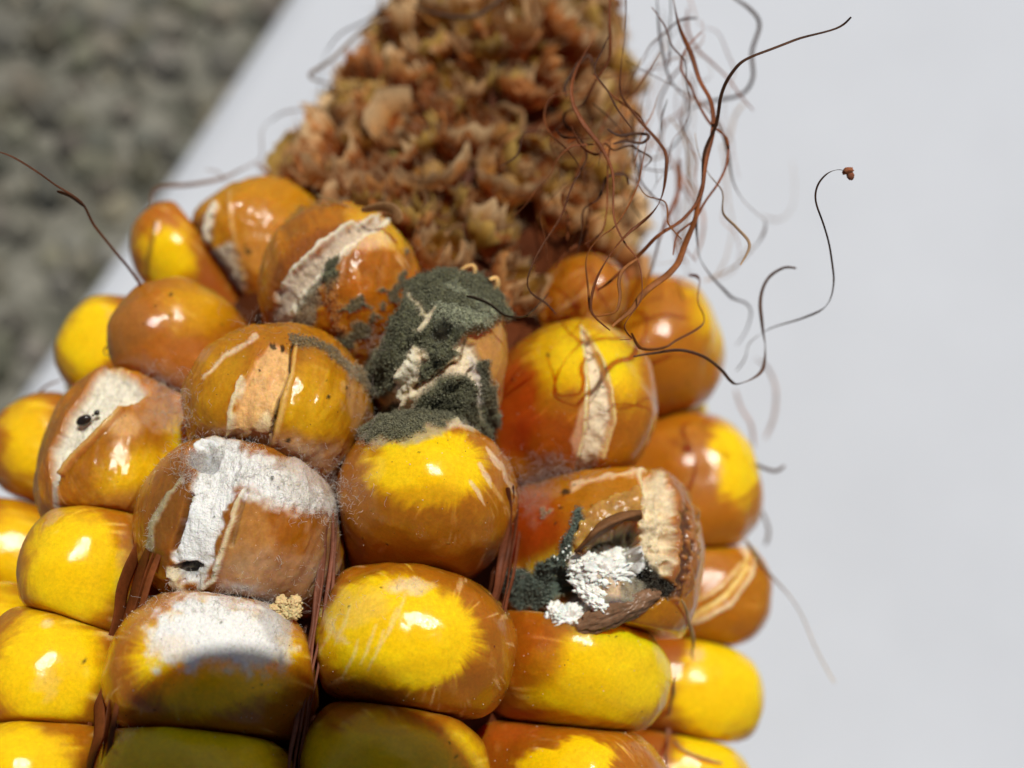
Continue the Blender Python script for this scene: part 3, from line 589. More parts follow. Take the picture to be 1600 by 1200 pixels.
while s < 4.75:
    R = np.interp(s, [1, 1.5, 2.0, 2.5, 3.2, 4, 4.8, 5.3], [1.42, 1.24, 1.08, .96, .80, .56, .28, .05]); nn = max(5, int(2 * math.pi * R / .37)); rows.append((s, R, nn)); s += .25
for ri, (s, R, nn) in enumerate(rows):
    for q in range(nn):
        th = (q + .5 * (ri % 2) + random.uniform(-.2, .2)) / nn * 2 * math.pi
        d = sd0 * math.cos(th) + up0 * math.sin(th); s2 = s + random.uniform(-.07, .07)
        C = A0 + AX * s2 + d * (R + random.uniform(-.06, .02))
        if cntS >= 296: continue
        if np.min(np.linalg.norm(CC[:len(KS)] - C, axis=1)) < .50 or d[2] < -.62: continue
        N = nrm(d + AX * random.uniform(.35, 1.1) + nrm(rng.normal(0, 1, 3)) * .38); X = nrm(np.cross(N, rng.normal(0, 1, 3))); Y = np.cross(N, X)
        z = random.uniform(.85, 1.3) * (1 if s < 4.3 else .8); KM = np.eye(4); KM[:3, 0] = X * z; KM[:3, 1] = Y * z; KM[:3, 2] = N * z * random.uniform(.8, 1.15); KM[:3, 3] = C
        link('spikelet', SPK[random.randrange(12)], ear, EMi @ KM); cntS += 1

# ------------------------------------------------------------ strands: silks and membranes
def strand(P, r, flat=.35, tw=5., seed=0, ends=.5, ns=6, wob=.22, sides=8, kink=.05):
    P = spline(P, ns); n = len(P); T = nrm(np.gradient(P, axis=0)); t = np.linspace(0, 1, n)
    X = nrm(np.cross(T, [.3, .2, 1.])); Y = np.cross(T, X)
    L_ = np.r_[0, np.cumsum(np.linalg.norm(np.diff(P, axis=0), axis=1))]
    an = (vn(np.c_[L_, L_ * 0, L_ * 0] + seed * 5.3, .9, seed) - .5) * tw * 2 + seed
    wdt = r * (1 + 1.3 * (vn(np.c_[L_ * 1.7, L_ * 0, L_ * 0] + seed * 9.1, 1.2, seed + 3) - .45)) * (1 - (1 - ends) * np.maximum(0, 1 - np.minimum(t, 1 - t) * 8))
    P = P + (np.c_[vn(np.c_[L_, L_ * 0, L_ * 0] + seed, 5, 1), vn(np.c_[L_, L_ * 0, L_ * 0] + seed, 5, 2), vn(np.c_[L_, L_ * 0, L_ * 0] + seed, 5, 3)] - .5) * r * wob * 6
    K_ = np.c_[L_, L_ * 0, L_ * 0]
    P = P + np.stack([vn(K_ + seed * 3.7, 2.6, 31), vn(K_ + seed * 3.7, 2.6, 32), vn(K_ + seed * 3.7, 2.6, 33)], -1) * kink - kink / 2
    V = []
    for k in range(sides):
        a = k / sides * 2 * math.pi; ca, sa = math.cos(a), math.sin(a) * flat
        x = ca * np.cos(an) - sa * np.sin(an); y = ca * np.sin(an) + sa * np.cos(an)
        V.append(P + X * (x * wdt)[:, None] + Y * (y * wdt)[:, None])
    V = np.stack(V, 1).reshape(-1, 3)
    i = np.arange(n - 1)[:, None] * sides; j = np.arange(sides)[None]
    F = np.stack([i + j, i + (j + 1) % sides, i + sides + (j + 1) % sides, i + sides + j], -1).reshape(-1, 4)
    return V, F, np.repeat(L_, sides)
def silk(pts, dep, r=.011, col=(.16, .065, .03), tip=None, name='silk', mat=None, flat=.28, tw=4., lab=None):
    """pts: pixels; dep: a depth, a list of depths spread along it, or 's'+offset to follow the kernels"""
    n = len(pts)
    seed = int(pts[0][0] * 3 + pts[0][1]) % 97
    if isinstance(dep, str):
        P = np.array([surf(u, v, float(dep[1:])) for u, v in pts])
        for _ in range(3 if name == 'membrane' else 0): P[1:-1] = P[1:-1] * .4 + (P[:-2] + P[2:]) * .3
    else:
        D = np.interp(np.linspace(0, 1, n), np.linspace(0, 1, len(dep)), dep) if isinstance(dep, (list, tuple)) else np.full(n, dep)
        P = np.array([at(u, v, d) for (u, v), d in zip(pts, D)])
    V, F, L_ = strand(P, r * (.74 if name == 'silk' else 1), flat, tw, seed, kink=.05 if name == 'silk' and not isinstance(dep, str) else .0)
    c = np.tile(np.array(col), (len(V), 1))
    if tip is not None: t = (L_ / L_.max())[:, None]; c = c * (1 - t) + np.array(tip) * t
    c = c * (.35 + 1.2 * fbm(V, 9, seed, 3))[:, None]
    O = P[0]
    o = link(name, mesh(name, to_ear(V) - to_ear(O), F, mat or M_SILK, attrs=dict(col=c)), ear)
    o.location = to_ear(O).tolist()
    if lab: o['label'] = lab
    return o
DB = (.09, .035, .016); RB = (.26, .075, .022); OB = (.40, .14, .03); PB = (.45, .30, .18)
silk([(1328, 24), (1306, 43), (1242, 64), (1175, 92), (1149, 116), (1130, 150), (1117, 195), (1094, 240), (1093, 300), (1087, 360), (1091, 401), (1110, 430), (1135, 460), (1162, 475), (1172, 492), (1165, 518), (1151, 538)], [5.9, 6.1, 6.4, 7.2, 7.8], .0105, (.10, .045, .024))
silk([(1326, 268), (1312, 263), (1295, 268), (1281, 285), (1278, 310), (1290, 350), (1300, 400), (1303, 440), (1290, 475), (1250, 495), (1200, 513), (1175, 535), (1165, 560), (1150, 580)], [5.8, 6.0, 6.6, 7.5], .010, (.12, .06, .035))
silk([(1250, 421), (1230, 420), (1205, 435), (1193, 465), (1195, 505), (1199, 540), (1195, 580), (1180, 597), (1150, 604), (1135, 595), (1120, 575), (1095, 555), (1060, 545), (1020, 551), (990, 556)], [6.6, 6.7, 6.4, 6.25], .009, (.15, .075, .045))
silk([(985, 520), (1000, 545), (1035, 545), (1060, 532), (1095, 512), (1101, 495), (1095, 470), (1097, 440), (1090, 430), (1078, 427)], [6.15, 6.35, 6.6, 6.9], .017, OB, RB)
silk([(978, -20), (976, 56), (969, 112), (969, 150), (995, 187), (1025, 221), (1040, 247), (1036, 292), (1017, 330), (976, 367), (950, 401), (929, 440), (920, 480), (927, 500), (950, 520)], [6.6, 6.4, 6.2, 6.1, 6.1], .011, DB, RB)
silk([(929, 64), (912, 90), (896, 127), (894, 161), (909, 195), (939, 232), (957, 270), (959, 337), (976, 379), (995, 405), (1002, 435), (1000, 465), (987, 485), (975, 505), (980, 518), (987, 527), (970, 530)], [6.5, 6.3, 6.1, 6.05], .011, RB)
silk([(950, -20), (954, 56), (950, 94), (931, 124), (912, 161), (884, 178), (884, 199), (909, 217)], [6.6, 6.7, 6.9], .012, RB, DB)
silk([(926, 112), (961, 150), (1002, 180), (1016, 210), (1010, 247), (999, 292), (969, 349), (939, 375), (920, 405), (924, 450), (928, 490), (950, 492), (968, 486), (975, 465), (973, 440), (980, 420), (1000, 405)], [6.5, 6.3, 6.2, 6.1, 6.15], .014, RB, OB)
silk([(982, 97), (1025, 124), (1077, 150), (1119, 187), (1137, 232), (1149, 292), (1179, 334), (1197, 352), (1190, 375), (1164, 405), (1130, 425), (1100, 437)], [6.7, 6.9, 7.2, 7.8, 8.0], .012, DB, PB)
silk([(1048, -20), (1062, 37), (1081, 82), (1092, 124), (1111, 161), (1115, 210), (1100, 270), (1089, 311), (1062, 345), (1025, 371), (999, 397), (950, 440), (930, 455)], [6.6, 6.5, 6.3, 6.25, 6.5], .014, RB)
silk([(1100, 270), (1090, 320), (1085, 350), (1066, 400), (1050, 420), (1020, 445), (1002, 465), (985, 490), (955, 515)], [6.4, 6.3, 6.25, 6.1], .016, RB, OB)
silk([(1029, -20), (1040, 75), (1047, 120), (1066, 150), (1074, 187), (1055, 225), (1040, 240)], [7.1, 7.3, 7.5], .012, (.09, .05, .04))
silk([(1141, -5), (1167, 15), (1182, 41), (1171, 82), (1171, 120), (1152, 146), (1111, 157), (1080, 168), (1060, 185)], [7.4, 7.6, 7.9], .010, (.16, .11, .09))
silk([(1089, 36), (1062, 36), (1040, 49), (1012, 68), (1000, 90), (985, 115), (978, 140)], [7.0, 7.2], .013, DB, OB)
silk([(920, 128), (890, 140), (862, 150), (853, 180), (862, 210), (890, 235), (907, 262), (897, 281), (875, 330), (841, 386), (824, 431), (830, 455), (855, 475), (870, 492)], [6.8, 6.7, 6.4, 6.3, 6.2, 6.4], .012, RB, DB)
silk([(1043, -20), (1046, 15), (1042, 60), (1040, 100)], [7.0, 7.2], .02, (.07, .04, .03))
silk([(1238, 255), (1243, 290), (1238, 325), (1215, 344), (1185, 338)], 9.2, .012, PB)
silk([(1080, 130), (1083, 200), (1078, 260), (1075, 300), (1068, 360)], [8.3, 8.6], .011, PB)
silk([(1125, 225), (1133, 290), (1141, 345), (1136, 395), (1118, 430)], [8.4, 8.2], .012, PB)
silk([(1060, 250), (1058, 300), (1047, 335), (1032, 370), (1020, 420), (1008, 450)], [7.5, 7.2, 7.0], .012, RB)
silk([(1030, 320), (1036, 350), (1028, 400), (1012, 440), (990, 470)], [6.9, 6.8], .010, RB)
silk([(1165, 165), (1150, 185), (1143, 220), (1130, 235)], 8.6, .010, PB)
silk([(1060, 90), (1095, 85), (1112, 105), (1110, 125), (1090, 132)], 8.0, .009, PB)
silk([(1075, 90), (1045, 130), (1030, 165), (1035, 205), (1000, 240), (1020, 250), (1050, 240)], [7.6, 7.9, 7.8], .010, RB, PB)
silk([(985, 250), (1000, 262), (1030, 268), (1050, 262)], 7.2, .010, DB)
silk([(1105, 435), (1140, 428), (1165, 395), (1180, 380)], [8.2, 8.4], .011, PB)
silk([(1085, 420), (1060, 440), (1068, 470)], [7.6, 7.7], .010, RB)
silk([(1065, 100), (1072, 140), (1066, 190), (1080, 240), (1072, 300), (1060, 380), (1075, 430)], [7.9, 8.3, 8.5], .010, PB)
silk([(1168, 845), (1185, 868), (1200, 890), (1230, 925), (1255, 965), (1275, 1010), (1305, 1064)], [7.5, 7.7, 7.8], .017, (.55, .36, .18), (.6, .45, .26))
silk([(1225, 727), (1212, 735), (1195, 730), (1180, 722)], 7.7, .010, (.2, .13, .1))
silk([(1180, 560), (1200, 575), (1216, 610), (1212, 650), (1192, 690)], 8.8, .011, (.5, .36, .30))
silk([(1150, 610), (1160, 640), (1175, 665), (1180, 700)], 8.6, .012, (.5, .34, .28))
silk([(1185, 800), (1198, 830), (1195, 850)], 8.4, .012, (.2, .14, .1))
silk([(-10, 233), (20, 243), (60, 268), (90, 290), (130, 318), (150, 355), (185, 395), (207, 425), (222, 455), (220, 495), (208, 530)], [5.9, 6.1, 6.5, 6.9, 6.85], .013, (.11, .05, .03), RB)
silk([(95, 292), (115, 302), (135, 322)], [6.2, 6.3], .012, DB)
silk([(232, 420), (240, 350), (237, 308), (250, 292), (300, 287), (350, 280), (380, 262), (408, 242), (412, 205), (440, 180), (482, 172)], [7.9, 8.0, 8.3, 8.9], .013, (.26, .16, .11))
silk([(352, 282), (342, 268), (322, 264)], 8.2, .010, (.25, .16, .11))
silk([(620, -5), (580, 28), (530, 58), (505, 90), (500, 130), (495, 160), (480, 178)], [8.0, 8.6, 9.2], .012, (.32, .28, .25))
silk([(612, 30), (580, 38), (560, 52), (520, 88), (480, 115), (510, 130), (545, 140)], [8.0, 8.1, 8.3], .012, (.30, .2, .12))
silk([(565, 50), (580, 65), (585, 85)], 8.0, .011, (.35, .2, .12))
silk([(640, 8), (690, 24), (740, 25), (770, 8), (785, -5)], 7.8, .013, (.1, .06, .04))
silk([(80, 670), (62, 648), (56, 622), (70, 603), (96, 592)], 7.6, .013, (.2, .13, .1))
silk([(190, 560), (178, 556), (166, 549), (172, 538), (190, 541)], 6.9, .009, (.07, .06, .06))
silk([(725, 463), (740, 468), (765, 480), (790, 494), (820, 490), (842, 474), (862, 452)], [6.25, 6.3, 6.5], .013, (.09, .06, .035), (.05, .05, .04))
silk([(1062, 938), (1075, 960), (1080, 990), (1083, 1030)], 's.02', .02, (.6, .36, .15))
silk([(1052, 1060), (1048, 1110), (1043, 1160), (1040, 1215)], 's.03', .02, (.5, .22, .12))
silk([(1050, 1150), (1062, 1168), (1090, 1182), (1130, 1192)], 's.03', .008, (.5, .3, .14))
for q in range(32):
    u, v = rng.uniform(950, 1110), rng.uniform(-30, 230); a = math.radians(rng.uniform(55, 125)); pts = []; d0 = rng.uniform(6.5, 8.4)
    for k_ in range(rng.integers(6, 14)):
        pts.append((u, v)); a += rng.normal(0, .55); a += (math.pi / 2 - a) * .25; u += math.cos(a) * 34 + (1045 - u) * .03; v += math.sin(a) * 34
        if v > 430: break
    if len(pts) > 3: silk(pts, [d0, d0 + rng.uniform(-.6, .6)], rng.uniform(.006, .010), (DB, RB, OB, PB)[rng.integers(0, 4)])
for q in range(14):
    u, v = rng.uniform(870, 1010), rng.uniform(120, 330); a = rng.uniform(0, 6.28); pts = []; d0 = rng.uniform(6.3, 6.9)
    for k_ in range(7): pts.append((u, v)); a += rng.normal(0, .8); u += math.cos(a) * 26; v += math.sin(a) * 26 + 10
    silk(pts, [d0, d0], rng.uniform(.007, .010), (DB, RB)[q % 2])
# rusty papery membranes in the furrows between the rows
for k_, (dx, r_) in enumerate(((0, .03), (-14, .022), (13, .018), (24, .014))):
    silk([(228 + dx, 850), (212 + dx, 900), (192 + dx, 960), (172 + dx, 1040), (152 + dx, 1120), (140 + dx, 1210)], 's-.0' + ('1' if k_ == 0 else '4'), r_ * 1.15, (.26, .075, .02), name='membrane', mat=M_CHAFF, flat=.15, tw=.6)
for dx, r_, o_f in ((0, .010, 's.00'), (8, .008, 's.01'), (14, .010, 's-.01'), (-6, .016, 's-.02')):
    silk([(512 + dx, 800), (518 + dx, 850), (512 + dx, 910), (495 + dx, 965), (480 + dx, 1030), (476 + dx, 1090), (464 + dx, 1150), (458 + dx, 1210)], o_f, r_, (.34, .13, .075), name='membrane', mat=M_CHAFF, flat=.5, tw=2)
for dx, r_ in ((0, .012), (9, .009), (-8, .016), (16, .008)):
    silk([(800 + dx, 760), (806 + dx, 800), (800 + dx, 850), (786 + dx, 900), (770 + dx, 950), (762 + dx, 1010)], 's-.02', r_, (.26, .08, .035), name='membrane', mat=M_CHAFF, flat=.4, tw=2)
# shrivelled pale floret beside the green mould
silk([(705, 462), (710, 440), (722, 424), (737, 420), (740, 432), (730, 443), (720, 455), (742, 462), (764, 458), (777, 444), (775, 432), (765, 436)], [6.75, 6.7, 6.6], .022, (.66, .40, .15), name='shrivelled_floret', mat=M_CRUMB, flat=.7, tw=1, lab='two pale curled worm-like stubs above the green mould')
silk([(495, 303), (515, 310), (540, 320), (560, 330)], 6.9, .014, (.66, .46, .22), name='chaff_sliver', mat=M_CHAFF)
silk([(560, 322), (590, 322), (612, 332), (622, 352)], 6.7, .03, (.5, .28, .12), name='chaff_sliver', mat=M_CHAFF, flat=.3)

# ------------------------------------------------------------ loose things that lie on the ear
def lump(name, C, rx, ry, rz, col, mat, rough=.3, f=14, seed=0, X=None, nr=20, nf=28):
    P1, Q1 = np.meshgrid(np.linspace(0, math.pi, nr), np.linspace(0, 2 * math.pi, nf, endpoint=False), indexing='ij'); P1 = P1.ravel(); Q1 = Q1.ravel()
    V = np.c_[np.sin(P1) * np.cos(Q1), np.sin(P1) * np.sin(Q1), np.cos(P1)]
    V = V * (1 + (fbm(V * rx * 8 + seed, f, seed, 3) - .5) * rough * 2)[:, None] * np.array([rx, ry, rz])
    if X is not None: a = math.radians(X); V = V @ np.array([[math.cos(a), math.sin(a), 0], [-math.sin(a), math.cos(a), 0], [0, 0, 1]])
    i = np.arange(nr - 1)[:, None] * nf; j = np.arange(nf)[None]
    F = np.stack([i + j, i + nf + j, i + nf + (j + 1) % nf, i + (j + 1) % nf], -1).reshape(-1, 4)
    return V, F, np.array(col) * (.75 + .5 * fbm(V + seed, 30, seed, 2))[:, None]
def joined(parts):
    Vs, Fs, Cs = [], [], []; o = 0
    for V, F, c in parts: Vs.append(V); Fs.append(F + o); Cs.append(c); o += len(V)
    return np.concatenate(Vs), np.concatenate(Fs), np.concatenate(Cs)
def top(name, C, parts, mat, label, cat):
    V, F, c = joined(parts); me = mesh(name, V @ CM[:3, :3].T, F, mat, attrs=dict(col=c)); o = link(name, me)
    o.location = w_of(C).tolist(); return tag(o, label, cat)
C = surf(445, 952, .03)
pr = []
for q in range(9):
    V, F, c = lump('', None, rng.uniform(.025, .05), rng.uniform(.018, .035), .02, (.66, .48, .24), None, .9, 16, q, nr=22, nf=30)
    V = V + np.array([(q / 8 - .5) * .13 + rng.normal(0, .008), rng.normal(0, .018), rng.uniform(0, .02)]); pr.append((V, F, c))
top('crumb', C, pr, M_CRUMB, 'small pale tan crumb lying below the split kernel packed with white mould', 'crumb')
t_ = NT('insect_shell'); t_.b.inputs['Base Color'].default_value = (.018, .011, .007, 1); t_.b.inputs['Roughness'].default_value = .18
t_.b.inputs['Coat Weight'].default_value = .5; t_.bump(t_.noise(30, 2), .3, .01)
C = surf(131, 657, .035)
a1 = lump('', None, .056, .036, .03, (.02, .01, .01), None, .08, 3, 2, 25); a2 = lump('', None, .020, .020, .018, (.02, .01, .01), None, .08, 3, 3)
a2 = (a2[0] + np.array([.088, .052, 0]), a2[1], a2[2]); 
a3 = lump('', None, .010, .008, .008, (.02, .01, .01), None, .08, 3, 3); a3 = (a3[0] + np.array([.062, .034, 0]), a3[1], a3[2])
o = bpy.data.objects.new('beetle', None); COL.objects.link(o); o.location = w_of(C).tolist()
tag(o, 'tiny shiny black beetle in the cream split of the cracked kernel at left', 'insect')
for nm, a_ in (('abdomen', a1), ('head', a2), ('thorax', a3)): link(nm, mesh(nm, a_[0] * .78 @ CM[:3, :3].T, a_[1], t_.m), o)

# the clot stuck to the end of the hooked silk
pr = [lump('', None, .028, .018, .018, (.25, .09, .04), None, .5, 10, 5, 20, 10, 14)]
b_ = lump('', None, .018, .026, .014, (.22, .08, .04), None, .5, 10, 6, 0, 10, 14); pr.append((b_[0] + np.array([.012, -.02, 0]), b_[1], b_[2]))
V, F, c = joined(pr); O = at(1325, 267, 5.8); o = link('silk_clot', mesh('silk_clot', V @ EM[:3, :3], F, M_CRUMB, attrs=dict(col=c)), ear); o.location = to_ear(O).tolist()

# torn curled seed coat and starch crumbs of the broken kernel, loose threads in the furrow
kR = next(k for k in KER if k['key'] == 'R1_1')
def in_k(k, P): return (P - k['C']) @ np.array(k['F']).T
def sheet(k, rows_, name, col, th=.008, mat=None, seed=0):
    """rows_: list of polylines of (u, v, lift); skinned into a thin curled sheet with thickness"""
    G = np.array([spline([surf(u, v, off) for u, v, off in r], 6) for r in rows_]); G = np.array([spline(G[:, j], 5) for j in range(G.shape[1])])
    a, b = G.shape[:2]; G = G + (np.stack([fbm(G.reshape(-1, 3), 12, seed + q, 2) for q in range(3)], -1).reshape(a, b, 3) - .5) * .03
    N_ = nrm(np.cross(np.gradient(G, axis=0), np.gradient(G, axis=1))); V = np.concatenate([(G + N_ * th / 2).reshape(-1, 3), (G - N_ * th / 2).reshape(-1, 3)])
    i = np.arange(a - 1)[:, None] * b; j = np.arange(b - 1)[None]; F1 = np.stack([i + j, i + j + 1, i + b + j + 1, i + b + j], -1).reshape(-1, 4); F2 = F1[:, ::-1] + a * b
    ed = [(x * b, (x + 1) * b) for x in range(a - 1)] + [((x + 1) * b + b - 1, x * b + b - 1) for x in range(a - 1)] + [(y + 1, y) for y in range(b - 1)] + [((a - 1) * b + y, (a - 1) * b + y + 1) for y in range(b - 1)]
    F3 = np.array([(p, q, q + a * b, p + a * b) for p, q in ed])
    c = np.array(col) * (.5 + fbm(V, 14, seed, 3))[:, None]
    return link(name, mesh(name, in_k(k, V), np.concatenate([F1, F2, F3]), mat or M_CHAFF, attrs=dict(col=c)), k['o'])
sheet(kR, [[(905, 858, .03), (925, 830, .05), (955, 806, .05), (1000, 800, .04)], [(898, 862, .06), (925, 842, .10), (958, 818, .11), (1002, 806, .09)], [(908, 866, .05), (935, 848, .08), (965, 826, .10), (1002, 812, .08)]], 'torn_skin', (.36, .17, .07), .010, None, 3)
cl = []
for u_, v_, a_, b_, sd_ in ((915, 884, .09, .05, 1), (955, 878, .10, .06, 2), (985, 868, .07, .07, 3), (925, 925, .10, .05, 4), (900, 968, .12, .07, 5), (868, 958, .05, .045, 9), (945, 895, .12, .07, 10), (990, 880, .05, .05, 11), (880, 962, .05, .05, 6), (935, 945, .06, .03, 7), (900, 982, .05, .025, 8)):
    V, F, c = lump('', None, a_, b_, .035, (.85, .83, .77), None, .75, 5, sd_, rng.uniform(-30, 30), nr=60, nf=90)
    V = V + nrm(V) * ((fbm(V + sd_, 40, sd_, 4) - .5) * .045)[:, None]; cl.append((in_k(kR, V + surf(u_, v_, .0)), F, c))
for q in range(110):
    tt = rng.uniform(); g = [(893, 870), (930, 880), (985, 862), (1005, 890), (960, 895), (940, 905), (870, 955), (885, 972), (905, 975), (930, 945)][rng.integers(0, 10)]
    V, F, c = lump('', None, rng.uniform(.003, .011), rng.uniform(.003, .009), rng.uniform(.003, .008), (.84, .81, .72), None, .8, 14, q, nr=10, nf=14)
    cl.append((in_k(kR, V + surf(g[0] + rng.normal(0, 11), g[1] + rng.normal(0, 8), .004)), F, c))
V, F, c = joined(cl); tag(link('starch_crumbs', mesh('starch_crumbs', V, F, M_CRUMB, attrs=dict(col=c)), kR['o']), kind='stuff')
V, F, c = lump('', None, .23, .07, .07, (.20, .11, .06), None, .22, 2, 11, 24, nr=60, nf=90); V = V + nrm(V) * ((fbm(V, 12, 5, 3) - .5) * .012)[:, None]
link('torn_skin', mesh('torn_skin', in_k(kR, V + surf(962, 956, -.04)), F, M_SHELL, attrs=dict(col=c * (.3 + 1.3 * fbm(V, 7, 8, 3))[:, None])), kR['o'])
# cobweb of mycelium bridging furrows
def web(regs, n, col, ln, r=.0013):
    X = []; Nn = []
    for (u, v, su, sv) in regs:
        for q in range(n):
            p = surf(u + rng.normal(0, su), v + rng.normal(0, sv), rng.uniform(-.01, .03)); X.append(p)
    X = np.array(X); Nn = nrm(nrm(-X) * .5 + rng.normal(0, 1, X.shape)); cc = np.array(col) * rng.uniform(.75, 1.1, (len(X), 1))
    V, F, c = hairs(X, Nn, cc, 6, r, ln, .6)
    tag(link('mycelium_web', mesh('mycelium_web', to_ear(V), F, M_HAIR, attrs=dict(col=c)), ear), kind='stuff')
web([(855, 725, 22, 12), (835, 755, 18, 14), (880, 740, 20, 8)], 110, (.58, .45, .38), (.05, .16), .0010)
web([(470, 765, 40, 14), (500, 790, 24, 12), (300, 730, 16, 20), (400, 740, 40, 12), (345, 700, 30, 8), (330, 945, 60, 10)], 260, (.88, .86, .81), (.02, .08), .0009)
web([(265, 620, 22, 22), (280, 650, 18, 18), (235, 600, 20, 14)], 120, (.74, .68, .60), (.03, .10), .0010)
web([(515, 770, 18, 16), (300, 720, 16, 16), (575, 680, 8, 20), (790, 900, 14, 10), (500, 930, 14, 30), (395, 500, 20, 12), (575, 610, 8, 40), (590, 530, 10, 14)], 45, (.60, .50, .42), (.04, .12), .0010)

# ------------------------------------------------------------ the place: rough ground and the sheet of paper on it
g0 = w_of(at(150, 100, 17)); q = np.sinh(np.linspace(-6.2, 6.2, 420)) ; q = q / q.max() * 2500
q = np.sign(q) * np.maximum(np.abs(q), np.abs(np.linspace(-14, 14, 420)))
GX, GY = np.meshgrid(q, q, indexing='ij'); P = np.c_[GX.ravel(), GY.ravel(), np.zeros(GX.size)]
P[:, 2] = (fbm(P, 1.6, 71, 3) - .5) * .30 - .45; P[:, 0] += g0[0]; P[:, 1] += g0[1]
n_ = len(q); i = np.arange(n_ - 1)[:, None] * n_; j = np.arange(n_ - 1)[None]
F = np.stack([i + j, i + n_ + j, i + n_ + j + 1, i + j + 1], -1).reshape(-1, 4)
t = NT('rough_ground'); r1 = t.noise(2.2, 5, .65); cr = t.n('ValToRGB'); t.l(r1, cr.inputs[0])
cr.color_ramp.elements[0].position = .36; cr.color_ramp.elements[0].color = (.075, .075, .055, 1)
cr.color_ramp.elements[1].position = .62; cr.color_ramp.elements[1].color = (.26, .25, .205, 1)
t.l(cr.outputs[0], t.b.inputs[0]); t.b.inputs['Roughness'].default_value = .9; t.bump(t.noise(6, 4), .6, .2)
tag(link('ground', mesh('ground', P, F, t.m)), kind='structure')
# gravel pressed into it
n = 2600; X = np.c_[g0[0] + rng.normal(0, 7, n), g0[1] + rng.normal(0, 7, n), rng.uniform(-.55, -.38, n)]
cc = np.array([.19, .183, .152]) * rng.uniform(.45, 1.15, (n, 1)) * np.c_[rng.uniform(.95, 1.08, n), np.ones(n), rng.uniform(.85, 1.05, n)]
ico = []; V0, F0, _ = lump('', None, 1, 1, .6, (1, 1, 1), None, .25, 1.0, 3, nr=7, nf=9)
Rr = rng.uniform(.10, .34, n); Vp = (V0[None] * Rr[:, None, None] + X[:, None]).reshape(-1, 3); Fp = (np.arange(n)[:, None, None] * len(V0) + F0[None]).reshape(-1, 4)
tag(link('gravel', mesh('gravel', Vp, Fp, M_POW, attrs=dict(col=np.repeat(cc, len(V0), 0)))), kind='stuff')

# paper: one edge runs through the frame's upper left
def on_plane(u, v, z):
    r = CM[:3, :3] @ ray(u, v); return CM[:3, 3] + r * ((z - CAMH) / r[2])
e0 = on_plane(452, 0, 0); e1 = on_plane(-8, 690, 0); ed = nrm(e1 - e0); pr_ = np.array([-ed[1], ed[0], 0]); 
if pr_[0] < 0: pr_ = -pr_
mid = (e0 + e1) / 2 + ed * 2.0
na, nb = 60, 44; A, Bq = np.meshgrid(np.linspace(-14.85, 14.85, na), np.linspace(0, 21, nb), indexing='ij')
Gp = np.outer(A.ravel(), ed) + np.outer(Bq.ravel() - 10.5, pr_); Gp[:, 2] = (fbm(Gp, .12, 9, 2) - .5) * .25
th = .012; V = np.concatenate([Gp + [0, 0, th / 2], Gp - [0, 0, th / 2]]); i = np.arange(na - 1)[:, None] * nb; j = np.arange(nb - 1)[None]
F1 = np.stack([i + j, i + nb + j, i + nb + j + 1, i + j + 1], -1).reshape(-1, 4); m_ = na * nb
ed_ = [((x + 1) * nb, x * nb) for x in range(na - 1)] + [(x * nb + nb - 1, (x + 1) * nb + nb - 1) for x in range(na - 1)] + [(y, y + 1) for y in range(nb - 1)] + [((na - 1) * nb + y + 1, (na - 1) * nb + y) for y in range(nb - 1)]
F = np.concatenate([F1, F1[:, ::-1] + m_, np.array([(p, q2, q2 + m_, p + m_) for p, q2 in ed_])])
t = NT('white_paper'); t.b.inputs['Roughness'].default_value = .85; f = t.mr(t.noise(.5, 4), .3, .7, .97, 1.02)
rgb = t.n('RGB'); rgb.outputs[0].default_value = (.61, .637, .685, 1); t.l(t.mul(rgb.outputs[0], f), t.b.inputs[0]); t.bump(t.noise(30, 3), .1, .01)
o = link('paper_sheet', mesh('paper_sheet', V, F, t.m)); o.location = (mid + pr_ * 10.5).tolist()
tag(o, 'plain white sheet of paper on the rough ground behind the ear', 'paper sheet')

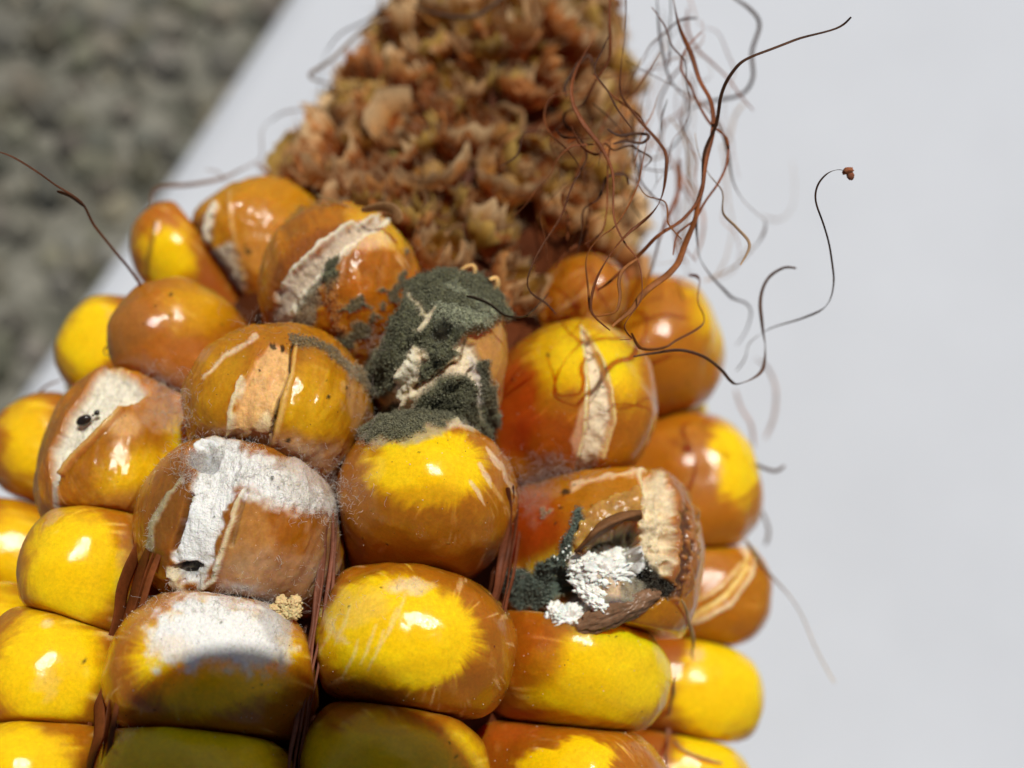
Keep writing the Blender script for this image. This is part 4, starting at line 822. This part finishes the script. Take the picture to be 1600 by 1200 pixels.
# the photographer's lens, out of the frame, whose round shadow falls on the lowest kernels
CT = at(428, 1412, 6.0); Cb = CT + LC * (8.2 / LC[2]); n = 64; r0 = 1.06
prof = [(0, 0), (.55, 0), (.6, -.05), (.9, -.05), (.95, 0), (1.0, 0), (1.0, .9), (1.06, .95), (1.06, 1.6), (0, 1.6)]
V = np.array([[math.cos(a) * r * r0, math.sin(a) * r * r0, z] for r, z in prof for a in np.linspace(0, 2 * math.pi, n, endpoint=False)])
i = np.arange(len(prof) - 1)[:, None] * n; j = np.arange(n)[None]; F = np.stack([i + j, i + n + j, i + n + (j + 1) % n, i + (j + 1) % n], -1).reshape(-1, 4)
t = NT('lens_metal'); t.b.inputs['Base Color'].default_value = (.25, .25, .26, 1); t.b.inputs['Metallic'].default_value = .8; t.b.inputs['Roughness'].default_value = .4; t.bump(t.noise(20, 2), .05, .01)
o = bpy.data.objects.new('compact_camera', None); COL.objects.link(o); o.location = w_of(Cb).tolist()
tag(o, 'compact camera of the photographer, out of frame, its lens shading the lowest kernels', 'camera')
link('lens_barrel', mesh('lens_barrel', V @ CM[:3, :3].T, F, t.m), o)
hx, hy, hz, rr_ = 5.4, 3.6, 1.1, .5; a_ = np.linspace(0, 2 * math.pi, 48, endpoint=False); sq = lambda x, e: np.sign(x) * np.abs(x) ** e
prof = [(0, 0), (.9, 0), (.97, .06), (1, .2), (1, 2.0), (.97, 2.14), (.9, 2.2), (0, 2.2)]
V = np.array([[hx * r * sq(math.cos(a), .3), hy * r * sq(math.sin(a), .3), z] for r, z in prof for a in a_]); V += np.array([-1.6, 1.05 - hy, 1.6])
n = 48; i = np.arange(len(prof) - 1)[:, None] * n; j = np.arange(n)[None]; F = np.stack([i + j, i + n + j, i + n + (j + 1) % n, i + (j + 1) % n], -1).reshape(-1, 4)
t = NT('camera_body'); t.b.inputs['Base Color'].default_value = (.05, .05, .055, 1); t.b.inputs['Roughness'].default_value = .5; t.bump(t.noise(40, 2), .1, .01)
link('body', mesh('body', V @ CM[:3, :3].T, F, t.m), o)
